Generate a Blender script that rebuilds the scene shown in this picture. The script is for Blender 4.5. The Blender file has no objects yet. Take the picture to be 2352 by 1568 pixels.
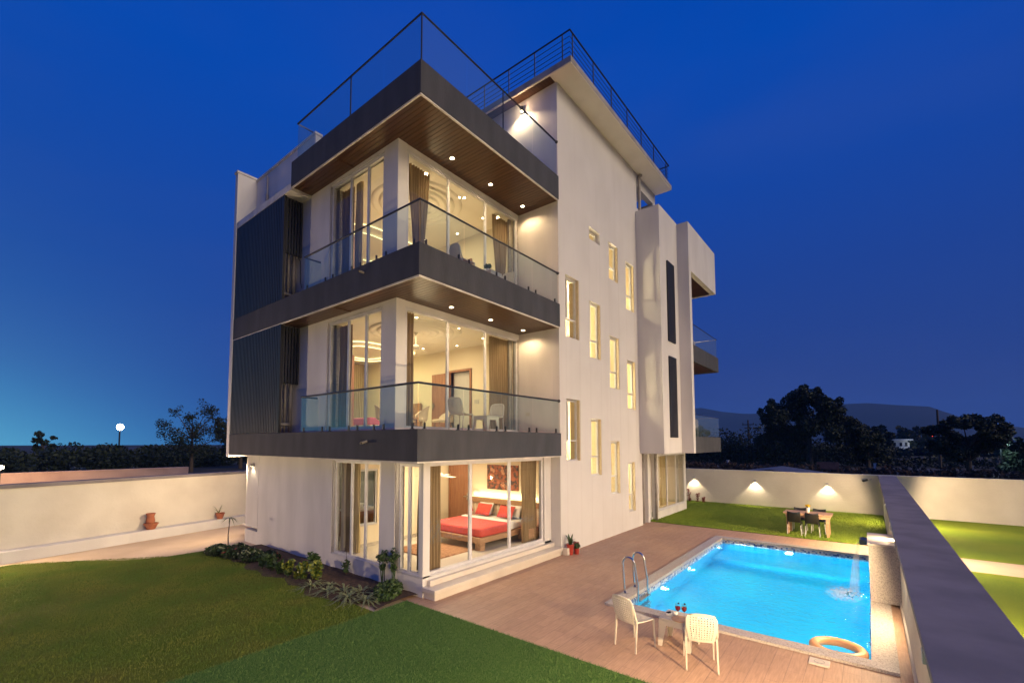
import bpy, bmesh, math, random
import numpy as np
from mathutils import Vector, Matrix
random.seed(7); RNG = np.random.default_rng(7)
R = math.radians
scn = bpy.context.scene
COL = scn.collection

# ------------------------------------------------------------------ camera
CAMP = Vector((0, 0, 3.15)); YAW = 0.6952; PITCH = 0.0612
cam_d = bpy.data.cameras.new('camera'); cam = bpy.data.objects.new('camera', cam_d); COL.objects.link(cam)
cam_d.sensor_width = 36; cam_d.lens = 36*1045.09/2352
cam_d.shift_x = (1176-1123.1)/2352; cam_d.shift_y = (952.2-784)/2352
cam_d.clip_start = .05; cam_d.clip_end = 9000
fw = Vector((math.cos(YAW)*math.cos(PITCH), math.sin(YAW)*math.cos(PITCH), math.sin(PITCH)))
cam.location = CAMP; cam.rotation_euler = fw.to_track_quat('-Z', 'Y').to_euler()
scn.camera = cam
# ------------------------------------------------------------------ view + render settings
scn.view_settings.view_transform = 'Standard'; scn.view_settings.look = 'None'
scn.view_settings.gamma = 1; scn.view_settings.exposure = 0
scn.render.engine = 'CYCLES'
cy = scn.cycles
cy.max_bounces = 8; cy.diffuse_bounces = 3; cy.glossy_bounces = 3; cy.transmission_bounces = 6; cy.transparent_max_bounces = 16
cy.caustics_reflective = False; cy.caustics_refractive = False; cy.sample_clamp_indirect = 4; cy.sample_clamp_direct = 0
cy.use_denoising = True
# ------------------------------------------------------------------ dusk sky
W = bpy.data.worlds.new('World'); scn.world = W; W.use_nodes = True
nt = W.node_tree; N = nt.nodes; L = nt.links; N.clear()
out = N.new('ShaderNodeOutputWorld'); bg = N.new('ShaderNodeBackground'); L.new(bg.outputs[0], out.inputs[0])
tc = N.new('ShaderNodeTexCoord'); sep = N.new('ShaderNodeSeparateXYZ'); L.new(tc.outputs['Generated'], sep.inputs[0])
ramp = N.new('ShaderNodeValToRGB'); L.new(sep.outputs[2], ramp.inputs[0])
cr = ramp.color_ramp
cols = [(0.0, (.024, .062, .240)), (.10, (.022, .055, .245)), (.30, (.012, .054, .300)), (.62, (0, .064, .43)), (1, (.001, .050, .40))]
cr.elements[0].position = 0; cr.elements[0].color = (*cols[0][1], 1)
cr.elements[1].position = 1; cr.elements[1].color = (*cols[-1][1], 1)
for p_, c_ in cols[1:-1]:
    e = cr.elements.new(p_); e.color = (*c_, 1)
# afterglow low over the horizon to the left (+Y)
dot = N.new('ShaderNodeVectorMath'); dot.operation = 'DOT_PRODUCT'
gd = Vector((-.38, 1, -.03)).normalized(); dot.inputs[1].default_value = gd
L.new(tc.outputs['Generated'], dot.inputs[0])
def M_(op, a, b=None, clamp=False):
    n = N.new('ShaderNodeMath'); n.operation = op; n.use_clamp = clamp
    for i, v in enumerate((a, b)):
        if v is None: continue
        if isinstance(v, (int, float)): n.inputs[i].default_value = v
        else: L.new(v, n.inputs[i])
    return n.outputs[0]
d0 = M_('MAXIMUM', dot.outputs['Value'], 0.0)
g1 = M_('POWER', d0, 3.0); g2 = M_('POWER', d0, 9.0)
ez = M_('MULTIPLY', M_('ABSOLUTE', sep.outputs[2]), -8.5); fall = M_('EXPONENT', ez)
ez2 = M_('MULTIPLY', M_('ABSOLUTE', sep.outputs[2]), -2.6); fall2 = M_('EXPONENT', ez2)
mx1 = N.new('ShaderNodeMix'); mx1.data_type = 'RGBA'; L.new(M_('MULTIPLY', g1, M_('MULTIPLY', fall2, .8), True), mx1.inputs[0])
L.new(ramp.outputs[0], mx1.inputs[6]); mx1.inputs[7].default_value = (.002, .120, .56, 1)
mx2 = N.new('ShaderNodeMix'); mx2.data_type = 'RGBA'; L.new(M_('MULTIPLY', g2, M_('MULTIPLY', fall, 1.2), True), mx2.inputs[0])
L.new(mx1.outputs[2], mx2.inputs[6]); mx2.inputs[7].default_value = (.17, .66, .82, 1)
cn = N.new('ShaderNodeTexNoise'); cn.inputs['Scale'].default_value = 1.6; cn.inputs['Detail'].default_value = 5; cn.inputs['Roughness'].default_value = .45
cm = N.new('ShaderNodeMapping'); cm.inputs['Scale'].default_value = (1, 1, 3.2); L.new(tc.outputs['Generated'], cm.inputs[0]); L.new(cm.outputs[0], cn.inputs[0])
cf = M_('MULTIPLY', M_('SUBTRACT', cn.outputs[0], .46), .55, True)      # thin high veils, barely lighter than the sky
mx3 = N.new('ShaderNodeMix'); mx3.data_type = 'RGBA'; L.new(cf, mx3.inputs[0]); L.new(mx2.outputs[2], mx3.inputs[6]); mx3.inputs[7].default_value = (.060, .095, .34, 1)
L.new(mx3.outputs[2], bg.inputs[0]); bg.inputs[1].default_value = 1.0
# ------------------------------------------------------------------ broad warm sun lamp, added as fill from behind the camera
sun_d = bpy.data.lights.new('sun', 'SUN'); sun = bpy.data.objects.new('sun', sun_d); COL.objects.link(sun)
sun_d.energy = 1.9; sun_d.angle = R(34); sun_d.color = (1.0, .80, .52)
sun.rotation_euler = Vector((-.07, 1.0, -.50)).to_track_quat('-Z', 'Y').to_euler()
WARM = (1.0, .70, .38)

# ------------------------------------------------------------------ materials
MATS = {}
def mat(name, col, rough=.7, col2=None, nscale=8, ndetail=6, nstretch=(1, 1, 1), bump=0, bscale=40, bstretch=(1, 1, 1), metal=0,
        emit=None, estr=0, spec=.5, trans=0, coat=0, thr=(.35, .65)):
    m = bpy.data.materials.new(name); m.use_nodes = True; MATS[name] = m
    t = m.node_tree; n = t.nodes; l = t.links
    b = n['Principled BSDF']
    b.inputs['Base Color'].default_value = (*col, 1); b.inputs['Roughness'].default_value = rough
    b.inputs['Metallic'].default_value = metal; b.inputs['Specular IOR Level'].default_value = spec
    b.inputs['Transmission Weight'].default_value = trans; b.inputs['Coat Weight'].default_value = coat
    if emit: b.inputs['Emission Color'].default_value = (*emit, 1); b.inputs['Emission Strength'].default_value = estr
    g = n.new('ShaderNodeNewGeometry')
    if col2:
        mp = n.new('ShaderNodeMapping'); mp.inputs['Scale'].default_value = nstretch; l.new(g.outputs['Position'], mp.inputs[0])
        tx = n.new('ShaderNodeTexNoise'); tx.inputs['Scale'].default_value = nscale; tx.inputs['Detail'].default_value = ndetail
        l.new(mp.outputs[0], tx.inputs[0])
        rp = n.new('ShaderNodeValToRGB'); rp.color_ramp.elements[0].position = thr[0]; rp.color_ramp.elements[1].position = thr[1]
        rp.color_ramp.elements[0].color = (*col, 1); rp.color_ramp.elements[1].color = (*col2, 1)
        l.new(tx.outputs[0], rp.inputs[0]); l.new(rp.outputs[0], b.inputs['Base Color'])
    if bump:
        mp = n.new('ShaderNodeMapping'); mp.inputs['Scale'].default_value = bstretch; l.new(g.outputs['Position'], mp.inputs[0])
        tx = n.new('ShaderNodeTexNoise'); tx.inputs['Scale'].default_value = bscale; tx.inputs['Detail'].default_value = 4
        l.new(mp.outputs[0], tx.inputs[0])
        bp = n.new('ShaderNodeBump'); bp.inputs['Strength'].default_value = bump; bp.inputs['Distance'].default_value = .01
        l.new(tx.outputs[0], bp.inputs['Height']); l.new(bp.outputs[0], b.inputs['Normal'])
    return m
plaster = mat('plaster', (.60, .575, .55), .85, (.69, .665, .635), 1.3, 8, (1, 1, .25), bump=.35, bscale=55)
plaster_out = mat('plaster_rough', (.60, .575, .55), .9, (.70, .67, .64), 1.6, 8, (1, 1, .3), bump=.4, bscale=70, bstretch=(1.3, 1.3, .3))
wall_cream = mat('wall_cream', (.60, .55, .47), .9, (.70, .65, .56), .9, 8, bump=.9, bscale=14)
dark_plaster = mat('dark_plaster', (.040, .040, .047), .85, (.058, .057, .066), 3, 8, (1, 1, .25), bump=.8, bscale=60, bstretch=(1.5, 1.5, .15))
slab_white = mat('slab_white', (.74, .70, .66), .85, (.50, .47, .44), 2.2, 8, bump=.25, bscale=30)
soffit_wood = mat('soffit_wood', (.050, .022, .011), .30, (.088, .041, .019), 2.5, 6, (7, .5, 1), bump=.1, bscale=30, bstretch=(5, .4, 1))
wood = mat('wood', (.34, .19, .10), .5, (.46, .27, .15), 3, 6, (1, 6, 6))
door_wood = mat('door_wood', (.30, .13, .07), .45, (.40, .19, .10), 3, 6, (5, 5, .5))
table_wood = mat('table_wood', (.44, .25, .14), .55, (.56, .34, .20), 3, 6, (6, 1, 6))
alu = mat('white_frame', (.62, .61, .62), .35, (.55, .54, .54), 5)
metal = mat('dark_metal', (.05, .05, .055), .35, metal=.7)
steel = mat('steel', (.62, .62, .62), .18, metal=1)
louvre_m = mat('louvre_grey', (.018, .019, .026), .5, (.026, .028, .036), 4, 4, (1, 1, .2))
black = mat('black_plastic', (.006, .006, .006), .45)
granite = mat('granite', (.17, .15, .13), .35, (.55, .50, .44), 90, 3, thr=(.38, .60))
granite_lt = mat('granite_light', (.38, .34, .29), .24, (.62, .555, .47), 58, 6, thr=(.36, .56))
marble = mat('marble_cream', (.62, .55, .46), .28, (.68, .61, .52), 2, 6)
concrete_cap = mat('concrete_cap', (.175, .155, .165), .8, (.245, .215, .225), 1.7, 9, bump=.5, bscale=70)
interior = mat('interior_cream', (.80, .70, .52), .9)
ceil_m = mat('ceiling_white', (.82, .76, .64), .9)
floor_in = mat('floor_tile', (.72, .66, .56), .25, (.76, .70, .60), 2)
curtain_m = mat('curtain_taupe', (.27, .18, .09), .75, (.34, .235, .125), 5, 5, (4, 4, .3))
curtain_y = mat('curtain_gold', (.52, .40, .20), .8, (.60, .47, .26), 5, 5, (4, 4, .3))
red = mat('red_fabric', (.62, .085, .06), .85, (.55, .07, .05), 12)
white_fab = mat('white_fabric', (.82, .78, .72), .85)
pink_fab = mat('pink_fabric', (.55, .12, .20), .85)
rug_m = mat('shaggy_rug', (.30, .14, .07), .95, (.50, .28, .16), 14, 6, bump=1, bscale=60)
pad_m = mat('padded_cream', (.72, .56, .40), .6)
art_m = mat('floral_print', (.40, .13, .07), .6, (.10, .075, .07), 9, 8, thr=(.45, .55))
white_pl = mat('white_plastic', (.60, .545, .45), .42)
grey_pl = mat('grey_plastic', (.36, .36, .37), .45)
orange = mat('ring_orange', (.84, .42, .18), .42, (.88, .50, .24), 3)
terracotta = mat('terracotta', (.34, .10, .05), .7, (.42, .15, .07), 12)
pot_red = mat('red_pot', (.36, .035, .02), .4)
soil = mat('soil', (.035, .020, .013), .95, (.085, .045, .028), 14, 8, bump=1, bscale=25)
leaf_dk = mat('leaf_dark', (.007, .012, .006), .7, (.018, .032, .011), 1.5, 4)
leaf_md = mat('leaf_green', (.022, .050, .012), .55, (.055, .10, .022), 12, 3)
leaf_yl = mat('leaf_yellow', (.045, .085, .012), .5, (.26, .27, .03), 14, 3, thr=(.47, .62))
leaf_cr = mat('leaf_cream', (.30, .32, .17), .5)
leaf_rd = mat('leaf_red', (.30, .035, .03), .5, (.12, .05, .02), 14, 3)
yellow = mat('yellow_petals', (.80, .55, .02), .6)
bark = mat('bark', (.045, .032, .024), .9, (.09, .065, .05), 9, 6, bump=1, bscale=20)
ceramic = mat('white_ceramic', (.80, .77, .72), .3)
wine = mat('red_wine', (.16, .008, .012), .1)
olive = mat('dark_fruit', (.012, .010, .014), .25)
pvc = mat('grey_pipe', (.34, .31, .28), .5, (.24, .21, .19), 5)
field = mat('field', (.012, .013, .009), .95, (.035, .026, .016), .25, 9, bump=1, bscale=3)
asphalt = mat('asphalt', (.035, .032, .038), .85, (.050, .046, .052), 1.5, 8)
hill_m = mat('hill_rock', (.010, .013, .014), .95, (.016, .020, .020), .004, 6)
path_m = mat('path_paving', (.50, .375, .255), .8, (.60, .46, .32), .8, 8, bump=.4, bscale=30)
roof_sheet = mat('roof_sheet', (.09, .088, .088), .5, (.14, .13, .125), 1, 6, (1, 12, 1))
brick_m = mat('brick_red', (.22, .085, .055), .85, (.30, .13, .08), 3)
pinkwall = mat('pink_plaster', (.50, .34, .26), .85, (.62, .44, .34), 1, 8)
lampglow = mat('lamp_glow', (1, .9, .7), .5, emit=(1, .80, .50), estr=22)
stripglow = mat('strip_glow', (1, .9, .6), .5, emit=(1, .86, .42), estr=2.6)
poolglow = mat('pool_lamp', (1, 1, 1), .5, emit=(.80, .95, 1), estr=14)
mastglow = mat('mast_lamp', (1, 1, 1), .5, emit=(.85, .93, 1), estr=25)
redglow = mat('red_lamp', (1, .1, .1), .5, emit=(1, .05, .03), estr=3)

def grass_mat(name, a, b, c, big=.6, bump=.9):
    m = mat(name, a, .95, b, 55, 4, bump=bump, bscale=130, spec=.15)
    t = m.node_tree; n = t.nodes; l = t.links
    g = n.new('ShaderNodeNewGeometry'); tx = n.new('ShaderNodeTexNoise'); tx.inputs['Scale'].default_value = big; tx.inputs['Detail'].default_value = 7
    l.new(g.outputs['Position'], tx.inputs[0])
    mx = n.new('ShaderNodeMix'); mx.data_type = 'RGBA'
    rp = n.new('ShaderNodeValToRGB'); rp.color_ramp.elements[0].position = .42; rp.color_ramp.elements[1].position = .68
    l.new(tx.outputs[0], rp.inputs[0]); l.new(rp.outputs[0], mx.inputs[0])
    bs = n['Principled BSDF']; old = bs.inputs['Base Color'].links[0].from_socket
    l.new(old, mx.inputs[6]); mx.inputs[7].default_value = (*c, 1); l.new(mx.outputs[2], bs.inputs['Base Color'])
    return m
turf = grass_mat('turf_green', (.052, .130, .022), (.090, .180, .040), (.072, .155, .028), 1.2)
lawn = grass_mat('lawn_natural', (.070, .120, .010), (.120, .165, .014), (.120, .125, .018), .7)
turf_back = grass_mat('turf_back', (.135, .205, .014), (.190, .270, .022), (.215, .270, .022), .5)
blade_m = mat('blade_green', (.070, .155, .028), .7, (.120, .215, .048), 30, 4, thr=(.38, .62))
blade_l = mat('blade_lawn', (.090, .155, .014), .8, (.175, .195, .026), 1.1, 7, thr=(.38, .64))
blade_b = mat('blade_back', (.15, .24, .016), .8, (.23, .31, .03), 3, 5)

def deck_material():
    m = mat('deck_planks', (.30, .18, .125), .55, bump=0)
    t = m.node_tree; n = t.nodes; l = t.links; b = n['Principled BSDF']
    g = n.new('ShaderNodeNewGeometry')
    bt = n.new('ShaderNodeTexBrick'); bt.inputs['Scale'].default_value = 1; bt.inputs['Brick Width'].default_value = .9; bt.inputs['Row Height'].default_value = .2
    bt.inputs['Mortar Size'].default_value = .004; bt.inputs['Color1'].default_value = (.53, .335, .220, 1); bt.inputs['Color2'].default_value = (.47, .295, .192, 1)
    bt.inputs['Mortar'].default_value = (.36, .23, .165, 1); bt.inputs['Bias'].default_value = -.1
    l.new(g.outputs['Position'], bt.inputs[0])
    mp = n.new('ShaderNodeMapping'); mp.inputs['Scale'].default_value = (1.4, 14, 1); l.new(g.outputs['Position'], mp.inputs[0])
    tx = n.new('ShaderNodeTexNoise'); tx.inputs['Scale'].default_value = 3; tx.inputs['Detail'].default_value = 7; l.new(mp.outputs[0], tx.inputs[0])
    mx = n.new('ShaderNodeMix'); mx.data_type = 'RGBA'; mx.blend_type = 'MULTIPLY'; mx.inputs[0].default_value = .8
    rp = n.new('ShaderNodeValToRGB'); rp.color_ramp.elements[0].position = .3; rp.color_ramp.elements[1].position = .7
    rp.color_ramp.elements[0].color = (.74, .72, .70, 1); rp.color_ramp.elements[1].color = (1.05, 1.04, 1.03, 1)
    l.new(tx.outputs[0], rp.inputs[0]); l.new(bt.outputs[0], mx.inputs[6]); l.new(rp.outputs[0], mx.inputs[7])
    l.new(mx.outputs[2], b.inputs['Base Color'])
    tx2 = n.new('ShaderNodeTexNoise'); tx2.inputs['Scale'].default_value = 2.2; tx2.inputs['Detail'].default_value = 6; l.new(g.outputs['Position'], tx2.inputs[0])
    mr = n.new('ShaderNodeMapRange'); mr.inputs[3].default_value = .38; mr.inputs[4].default_value = .7; l.new(tx2.outputs[0], mr.inputs[0]); l.new(mr.outputs[0], b.inputs['Roughness'])
    bp = n.new('ShaderNodeBump'); bp.inputs['Strength'].default_value = .5; bp.inputs['Distance'].default_value = .004; l.new(bt.outputs[1], bp.inputs['Height']); bp.invert = True
    l.new(bp.outputs[0], b.inputs['Normal'])
    return m
deck_m = deck_material()

def stained_wall():
    """white stair-block plaster with the dirt streaks below its window sills"""
    m = mat('stained_plaster', (.62, .595, .57), .88, (.665, .64, .615), 1.1, 8, (1, 1, .7), bump=.45, bscale=50)
    t = m.node_tree; n = t.nodes; l = t.links; b = n['Principled BSDF']
    g = n.new('ShaderNodeNewGeometry')
    mp = n.new('ShaderNodeMapping'); mp.inputs['Scale'].default_value = (1.1, 1, .06); l.new(g.outputs['Position'], mp.inputs[0])
    tx = n.new('ShaderNodeTexNoise'); tx.inputs['Scale'].default_value = 3; tx.inputs['Detail'].default_value = 5; l.new(mp.outputs[0], tx.inputs[0])
    rp = n.new('ShaderNodeValToRGB'); rp.color_ramp.elements[0].position = .52; rp.color_ramp.elements[1].position = .8
    rp.color_ramp.elements[0].color = (1, 1, 1, 1); rp.color_ramp.elements[1].color = (.965, .955, .95, 1)
    l.new(tx.outputs[0], rp.inputs[0])
    mx = n.new('ShaderNodeMix'); mx.data_type = 'RGBA'; mx.blend_type = 'MULTIPLY'; mx.inputs[0].default_value = 1
    old = b.inputs['Base Color'].links[0].from_socket
    l.new(old, mx.inputs[6]); l.new(rp.outputs[0], mx.inputs[7])
    # drip lines running down from the corners of the window sills
    sp = n.new('ShaderNodeSeparateXYZ'); l.new(g.outputs['Position'], sp.inputs[0])
    def mm(op, a, b2=0.0):
        k = n.new('ShaderNodeMath'); k.operation = op
        for i_, v_ in enumerate((a, b2)):
            if isinstance(v_, (int, float)): k.inputs[i_].default_value = v_
            else: l.new(v_, k.inputs[i_])
        return k.outputs[0]
    tot = 0.0
    for xe, top, wd in ((11.70, 6.3, .030), (12.52, 6.3, .045), (13.22, 9.8, .03), (13.98, 9.8, .04), (14.68, 8.9, .035), (15.47, 8.9, .045), (16.14, 8.1, .03), (16.92, 8.1, .05)):
        gx = mm('MULTIPLY', mm('SUBTRACT', sp.outputs[0], xe), 1/wd); gs = mm('POWER', 2.718, mm('MULTIPLY', mm('MULTIPLY', gx, gx), -1.0))
        zz = mm('LESS_THAN', sp.outputs[2], top); tot = mm('ADD', mm('MULTIPLY', gs, zz), tot)
    tot = mm('MULTIPLY', tot, tx.outputs[0]); m2 = n.new('ShaderNodeMix'); m2.data_type = 'RGBA'; m2.blend_type = 'MULTIPLY'
    l.new(mm('MULTIPLY', tot, .30), m2.inputs[0]); l.new(mx.outputs[2], m2.inputs[6]); m2.inputs[7].default_value = (.66, .62, .58, 1)
    l.new(m2.outputs[2], b.inputs['Base Color'])
    return m
white_wall = stained_wall()
roof_white = mat('roof_white', (.84, .80, .75), .85, (.78, .74, .69), 1.5, 6, bump=.2, bscale=30)
concrete_edge = mat('concrete_edge', (.30, .275, .25), .9, (.42, .39, .36), 2.5, 8, (1, 1, .3), bump=.6, bscale=40)
granite_gold = mat('granite_gold', (.48, .36, .18), .4, (.72, .60, .38), 60, 4, thr=(.36, .58))
stair_cream = mat('stair_hall_cream', (.80, .70, .52), .9, (.74, .62, .42), 1.2, 3)

def mosaic():
    m = mat('mosaic_tiles', (.1, .3, .6), .2)
    t = m.node_tree; n = t.nodes; l = t.links; b = n['Principled BSDF']
    g = n.new('ShaderNodeNewGeometry'); sp = n.new('ShaderNodeSeparateXYZ'); l.new(g.outputs['Position'], sp.inputs[0])
    ad = n.new('ShaderNodeMath'); ad.operation = 'ADD'; l.new(sp.outputs[0], ad.inputs[0]); l.new(sp.outputs[1], ad.inputs[1])
    cb = n.new('ShaderNodeCombineXYZ'); l.new(ad.outputs[0], cb.inputs[0]); l.new(sp.outputs[2], cb.inputs[1])
    mp = n.new('ShaderNodeMapping'); mp.inputs['Scale'].default_value = (22, 22, 22); l.new(cb.outputs[0], mp.inputs[0])
    sn = n.new('ShaderNodeVectorMath'); sn.operation = 'FLOOR'; l.new(mp.outputs[0], sn.inputs[0])
    wn = n.new('ShaderNodeTexWhiteNoise'); wn.noise_dimensions = '3D'; l.new(sn.outputs[0], wn.inputs[0])
    rp = n.new('ShaderNodeValToRGB'); rp.color_ramp.interpolation = 'CONSTANT'; l.new(wn.outputs[0], rp.inputs[0])
    e = rp.color_ramp.elements; e[0].color = (.62, .64, .66, 1); e[1].position = .35; e[1].color = (.12, .17, .36, 1)
    for p_, c_ in ((.55, (.32, .40, .56)), (.75, (.60, .56, .50)), (.88, (.06, .09, .22))):
        k = e.new(p_); k.color = (*c_, 1)
    l.new(rp.outputs[0], b.inputs['Base Color'])
    return m
mosaic_m = mosaic()
pool_tile = mat('pool_tiles', (.008, .52, .80), .4, (.03, .74, .94), .7, 6)

def glass_mat(name, tint, ior=1.45, rough=0.0, boost=1.0, pale_mix=0):
    m = bpy.data.materials.new(name); m.use_nodes = True; t = m.node_tree; n = t.nodes; l = t.links; n.clear()
    o = n.new('ShaderNodeOutputMaterial'); mx = n.new('ShaderNodeMixShader'); tr = n.new('ShaderNodeBsdfTransparent'); gl = n.new('ShaderNodeBsdfGlossy')
    # Schlick reflectance, the same from both sides of the pane
    g = n.new('ShaderNodeNewGeometry'); dt = n.new('ShaderNodeVectorMath'); dt.operation = 'DOT_PRODUCT'; l.new(g.outputs['Normal'], dt.inputs[0]); l.new(g.outputs['Incoming'], dt.inputs[1])
    def mth(op, a, b=0.0):
        k = n.new('ShaderNodeMath'); k.operation = op
        for i_, v_ in enumerate((a, b)):
            if isinstance(v_, (int, float)): k.inputs[i_].default_value = v_
            else: l.new(v_, k.inputs[i_])
        return k.outputs[0]
    r0 = ((ior-1)/(ior+1))**2
    fr_ = mth('ADD', mth('MULTIPLY', mth('POWER', mth('SUBTRACT', 1.0, mth('ABSOLUTE', dt.outputs['Value'])), 5.0), 1-r0), r0)
    tr.inputs[0].default_value = (*tint, 1); gl.inputs['Roughness'].default_value = rough
    mu = n.new('ShaderNodeMath'); mu.operation = 'MULTIPLY'; mu.inputs[1].default_value = boost; mu.use_clamp = True
    l.new(fr_, mu.inputs[0]); l.new(mu.outputs[0], mx.inputs[0]); l.new(tr.outputs[0], mx.inputs[1]); l.new(gl.outputs[0], mx.inputs[2]); l.new(mx.outputs[0], o.inputs[0])
    if pale_mix:   # pale teal diffuse layer over the panel, so it reads against the sky
        df = n.new('ShaderNodeBsdfDiffuse'); df.inputs[0].default_value = (.42, .60, .62, 1); m2 = n.new('ShaderNodeMixShader'); m2.inputs[0].default_value = pale_mix
        l.new(mx.outputs[0], m2.inputs[1]); l.new(df.outputs[0], m2.inputs[2]); l.new(m2.outputs[0], o.inputs[0])
    MATS[name] = m; return m
glass_win = glass_mat('window_glass', (.93, .95, .94), 1.5)
glass_rail = glass_mat('railing_glass', (.80, .88, .86), 1.5, boost=1.5, pale_mix=.055)
glass_cup = glass_mat('thin_glass', (.93, .95, .95), 1.5, boost=1.5)

def water_material():
    m = bpy.data.materials.new('pool_water'); m.use_nodes = True; t = m.node_tree; n = t.nodes; l = t.links; n.clear()
    o = n.new('ShaderNodeOutputMaterial'); b = n.new('ShaderNodeBsdfPrincipled'); l.new(b.outputs[0], o.inputs[0])
    b.inputs['Base Color'].default_value = (.78, .97, 1, 1); b.inputs['Transmission Weight'].default_value = 1; b.inputs['Roughness'].default_value = .04; b.inputs['IOR'].default_value = 1.33
    g = n.new('ShaderNodeNewGeometry'); tx = n.new('ShaderNodeTexNoise'); tx.inputs['Scale'].default_value = 7.5; tx.inputs['Detail'].default_value = 5; tx.inputs['Distortion'].default_value = .8
    l.new(g.outputs['Position'], tx.inputs[0]); bp = n.new('ShaderNodeBump'); bp.inputs['Strength'].default_value = .7; bp.inputs['Distance'].default_value = .03
    l.new(tx.outputs[0], bp.inputs['Height']); l.new(bp.outputs[0], b.inputs['Normal'])
    MATS['pool_water'] = m; return m
water_m = water_material()
def fall_material():
    m = bpy.data.materials.new('falling_water'); m.use_nodes = True; t = m.node_tree; n = t.nodes; l = t.links; n.clear()
    o = n.new('ShaderNodeOutputMaterial'); mx = n.new('ShaderNodeMixShader'); tr = n.new('ShaderNodeBsdfTransparent'); b = n.new('ShaderNodeBsdfPrincipled')
    b.inputs['Base Color'].default_value = (.80, .86, .92, 1); b.inputs['Roughness'].default_value = .6
    g = n.new('ShaderNodeNewGeometry'); mp = n.new('ShaderNodeMapping'); mp.inputs['Scale'].default_value = (9, 22, .5); l.new(g.outputs['Position'], mp.inputs[0])
    tx = n.new('ShaderNodeTexNoise'); tx.inputs['Scale'].default_value = 1.5; l.new(mp.outputs[0], tx.inputs[0])
    rp = n.new('ShaderNodeValToRGB'); rp.color_ramp.elements[0].position = .3; rp.color_ramp.elements[1].position = .75
    rp.color_ramp.elements[0].color = (.03,)*3+(1,); rp.color_ramp.elements[1].color = (.15,)*3+(1,)
    l.new(tx.outputs[0], rp.inputs[0]); l.new(rp.outputs[0], mx.inputs[0]); l.new(tr.outputs[0], mx.inputs[1]); l.new(b.outputs[0], mx.inputs[2]); l.new(mx.outputs[0], o.inputs[0])
    MATS['falling_water'] = m; return m
fall_m = fall_material()
def foam_material():
    m = bpy.data.materials.new('foam'); m.use_nodes = True; t = m.node_tree; n = t.nodes; l = t.links; n.clear()
    o = n.new('ShaderNodeOutputMaterial'); mx = n.new('ShaderNodeMixShader'); tr = n.new('ShaderNodeBsdfTransparent'); b = n.new('ShaderNodeBsdfPrincipled')
    b.inputs['Base Color'].default_value = (.86, .92, .96, 1); b.inputs['Roughness'].default_value = .5
    tc_ = n.new('ShaderNodeTexCoord'); gr = n.new('ShaderNodeVectorMath'); gr.operation = 'MULTIPLY'; gr.inputs[1].default_value = (1.0, 1.9, 0); l.new(tc_.outputs['Object'], gr.inputs[0])
    ln = n.new('ShaderNodeVectorMath'); ln.operation = 'LENGTH'; l.new(gr.outputs[0], ln.inputs[0])
    mr = n.new('ShaderNodeMapRange'); mr.inputs[1].default_value = .95; mr.inputs[2].default_value = .05; l.new(ln.outputs['Value'], mr.inputs[0])
    g = n.new('ShaderNodeNewGeometry'); mp = n.new('ShaderNodeMapping'); mp.inputs['Scale'].default_value = (1.2, 3, 1); l.new(g.outputs['Position'], mp.inputs[0])
    tx = n.new('ShaderNodeTexNoise'); tx.inputs['Scale'].default_value = 5; tx.inputs['Detail'].default_value = 8; l.new(mp.outputs[0], tx.inputs[0])
    mu = n.new('ShaderNodeMath'); mu.operation = 'MULTIPLY'; l.new(tx.outputs[0], mu.inputs[0]); l.new(mr.outputs[0], mu.inputs[1])
    rp = n.new('ShaderNodeMapRange'); rp.inputs[1].default_value = .14; rp.inputs[2].default_value = .5; rp.inputs[4].default_value = .7; l.new(mu.outputs[0], rp.inputs[0])
    l.new(rp.outputs[0], mx.inputs[0]); l.new(tr.outputs[0], mx.inputs[1]); l.new(b.outputs[0], mx.inputs[2]); l.new(mx.outputs[0], o.inputs[0]); return m
foam_m = foam_material()

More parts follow.
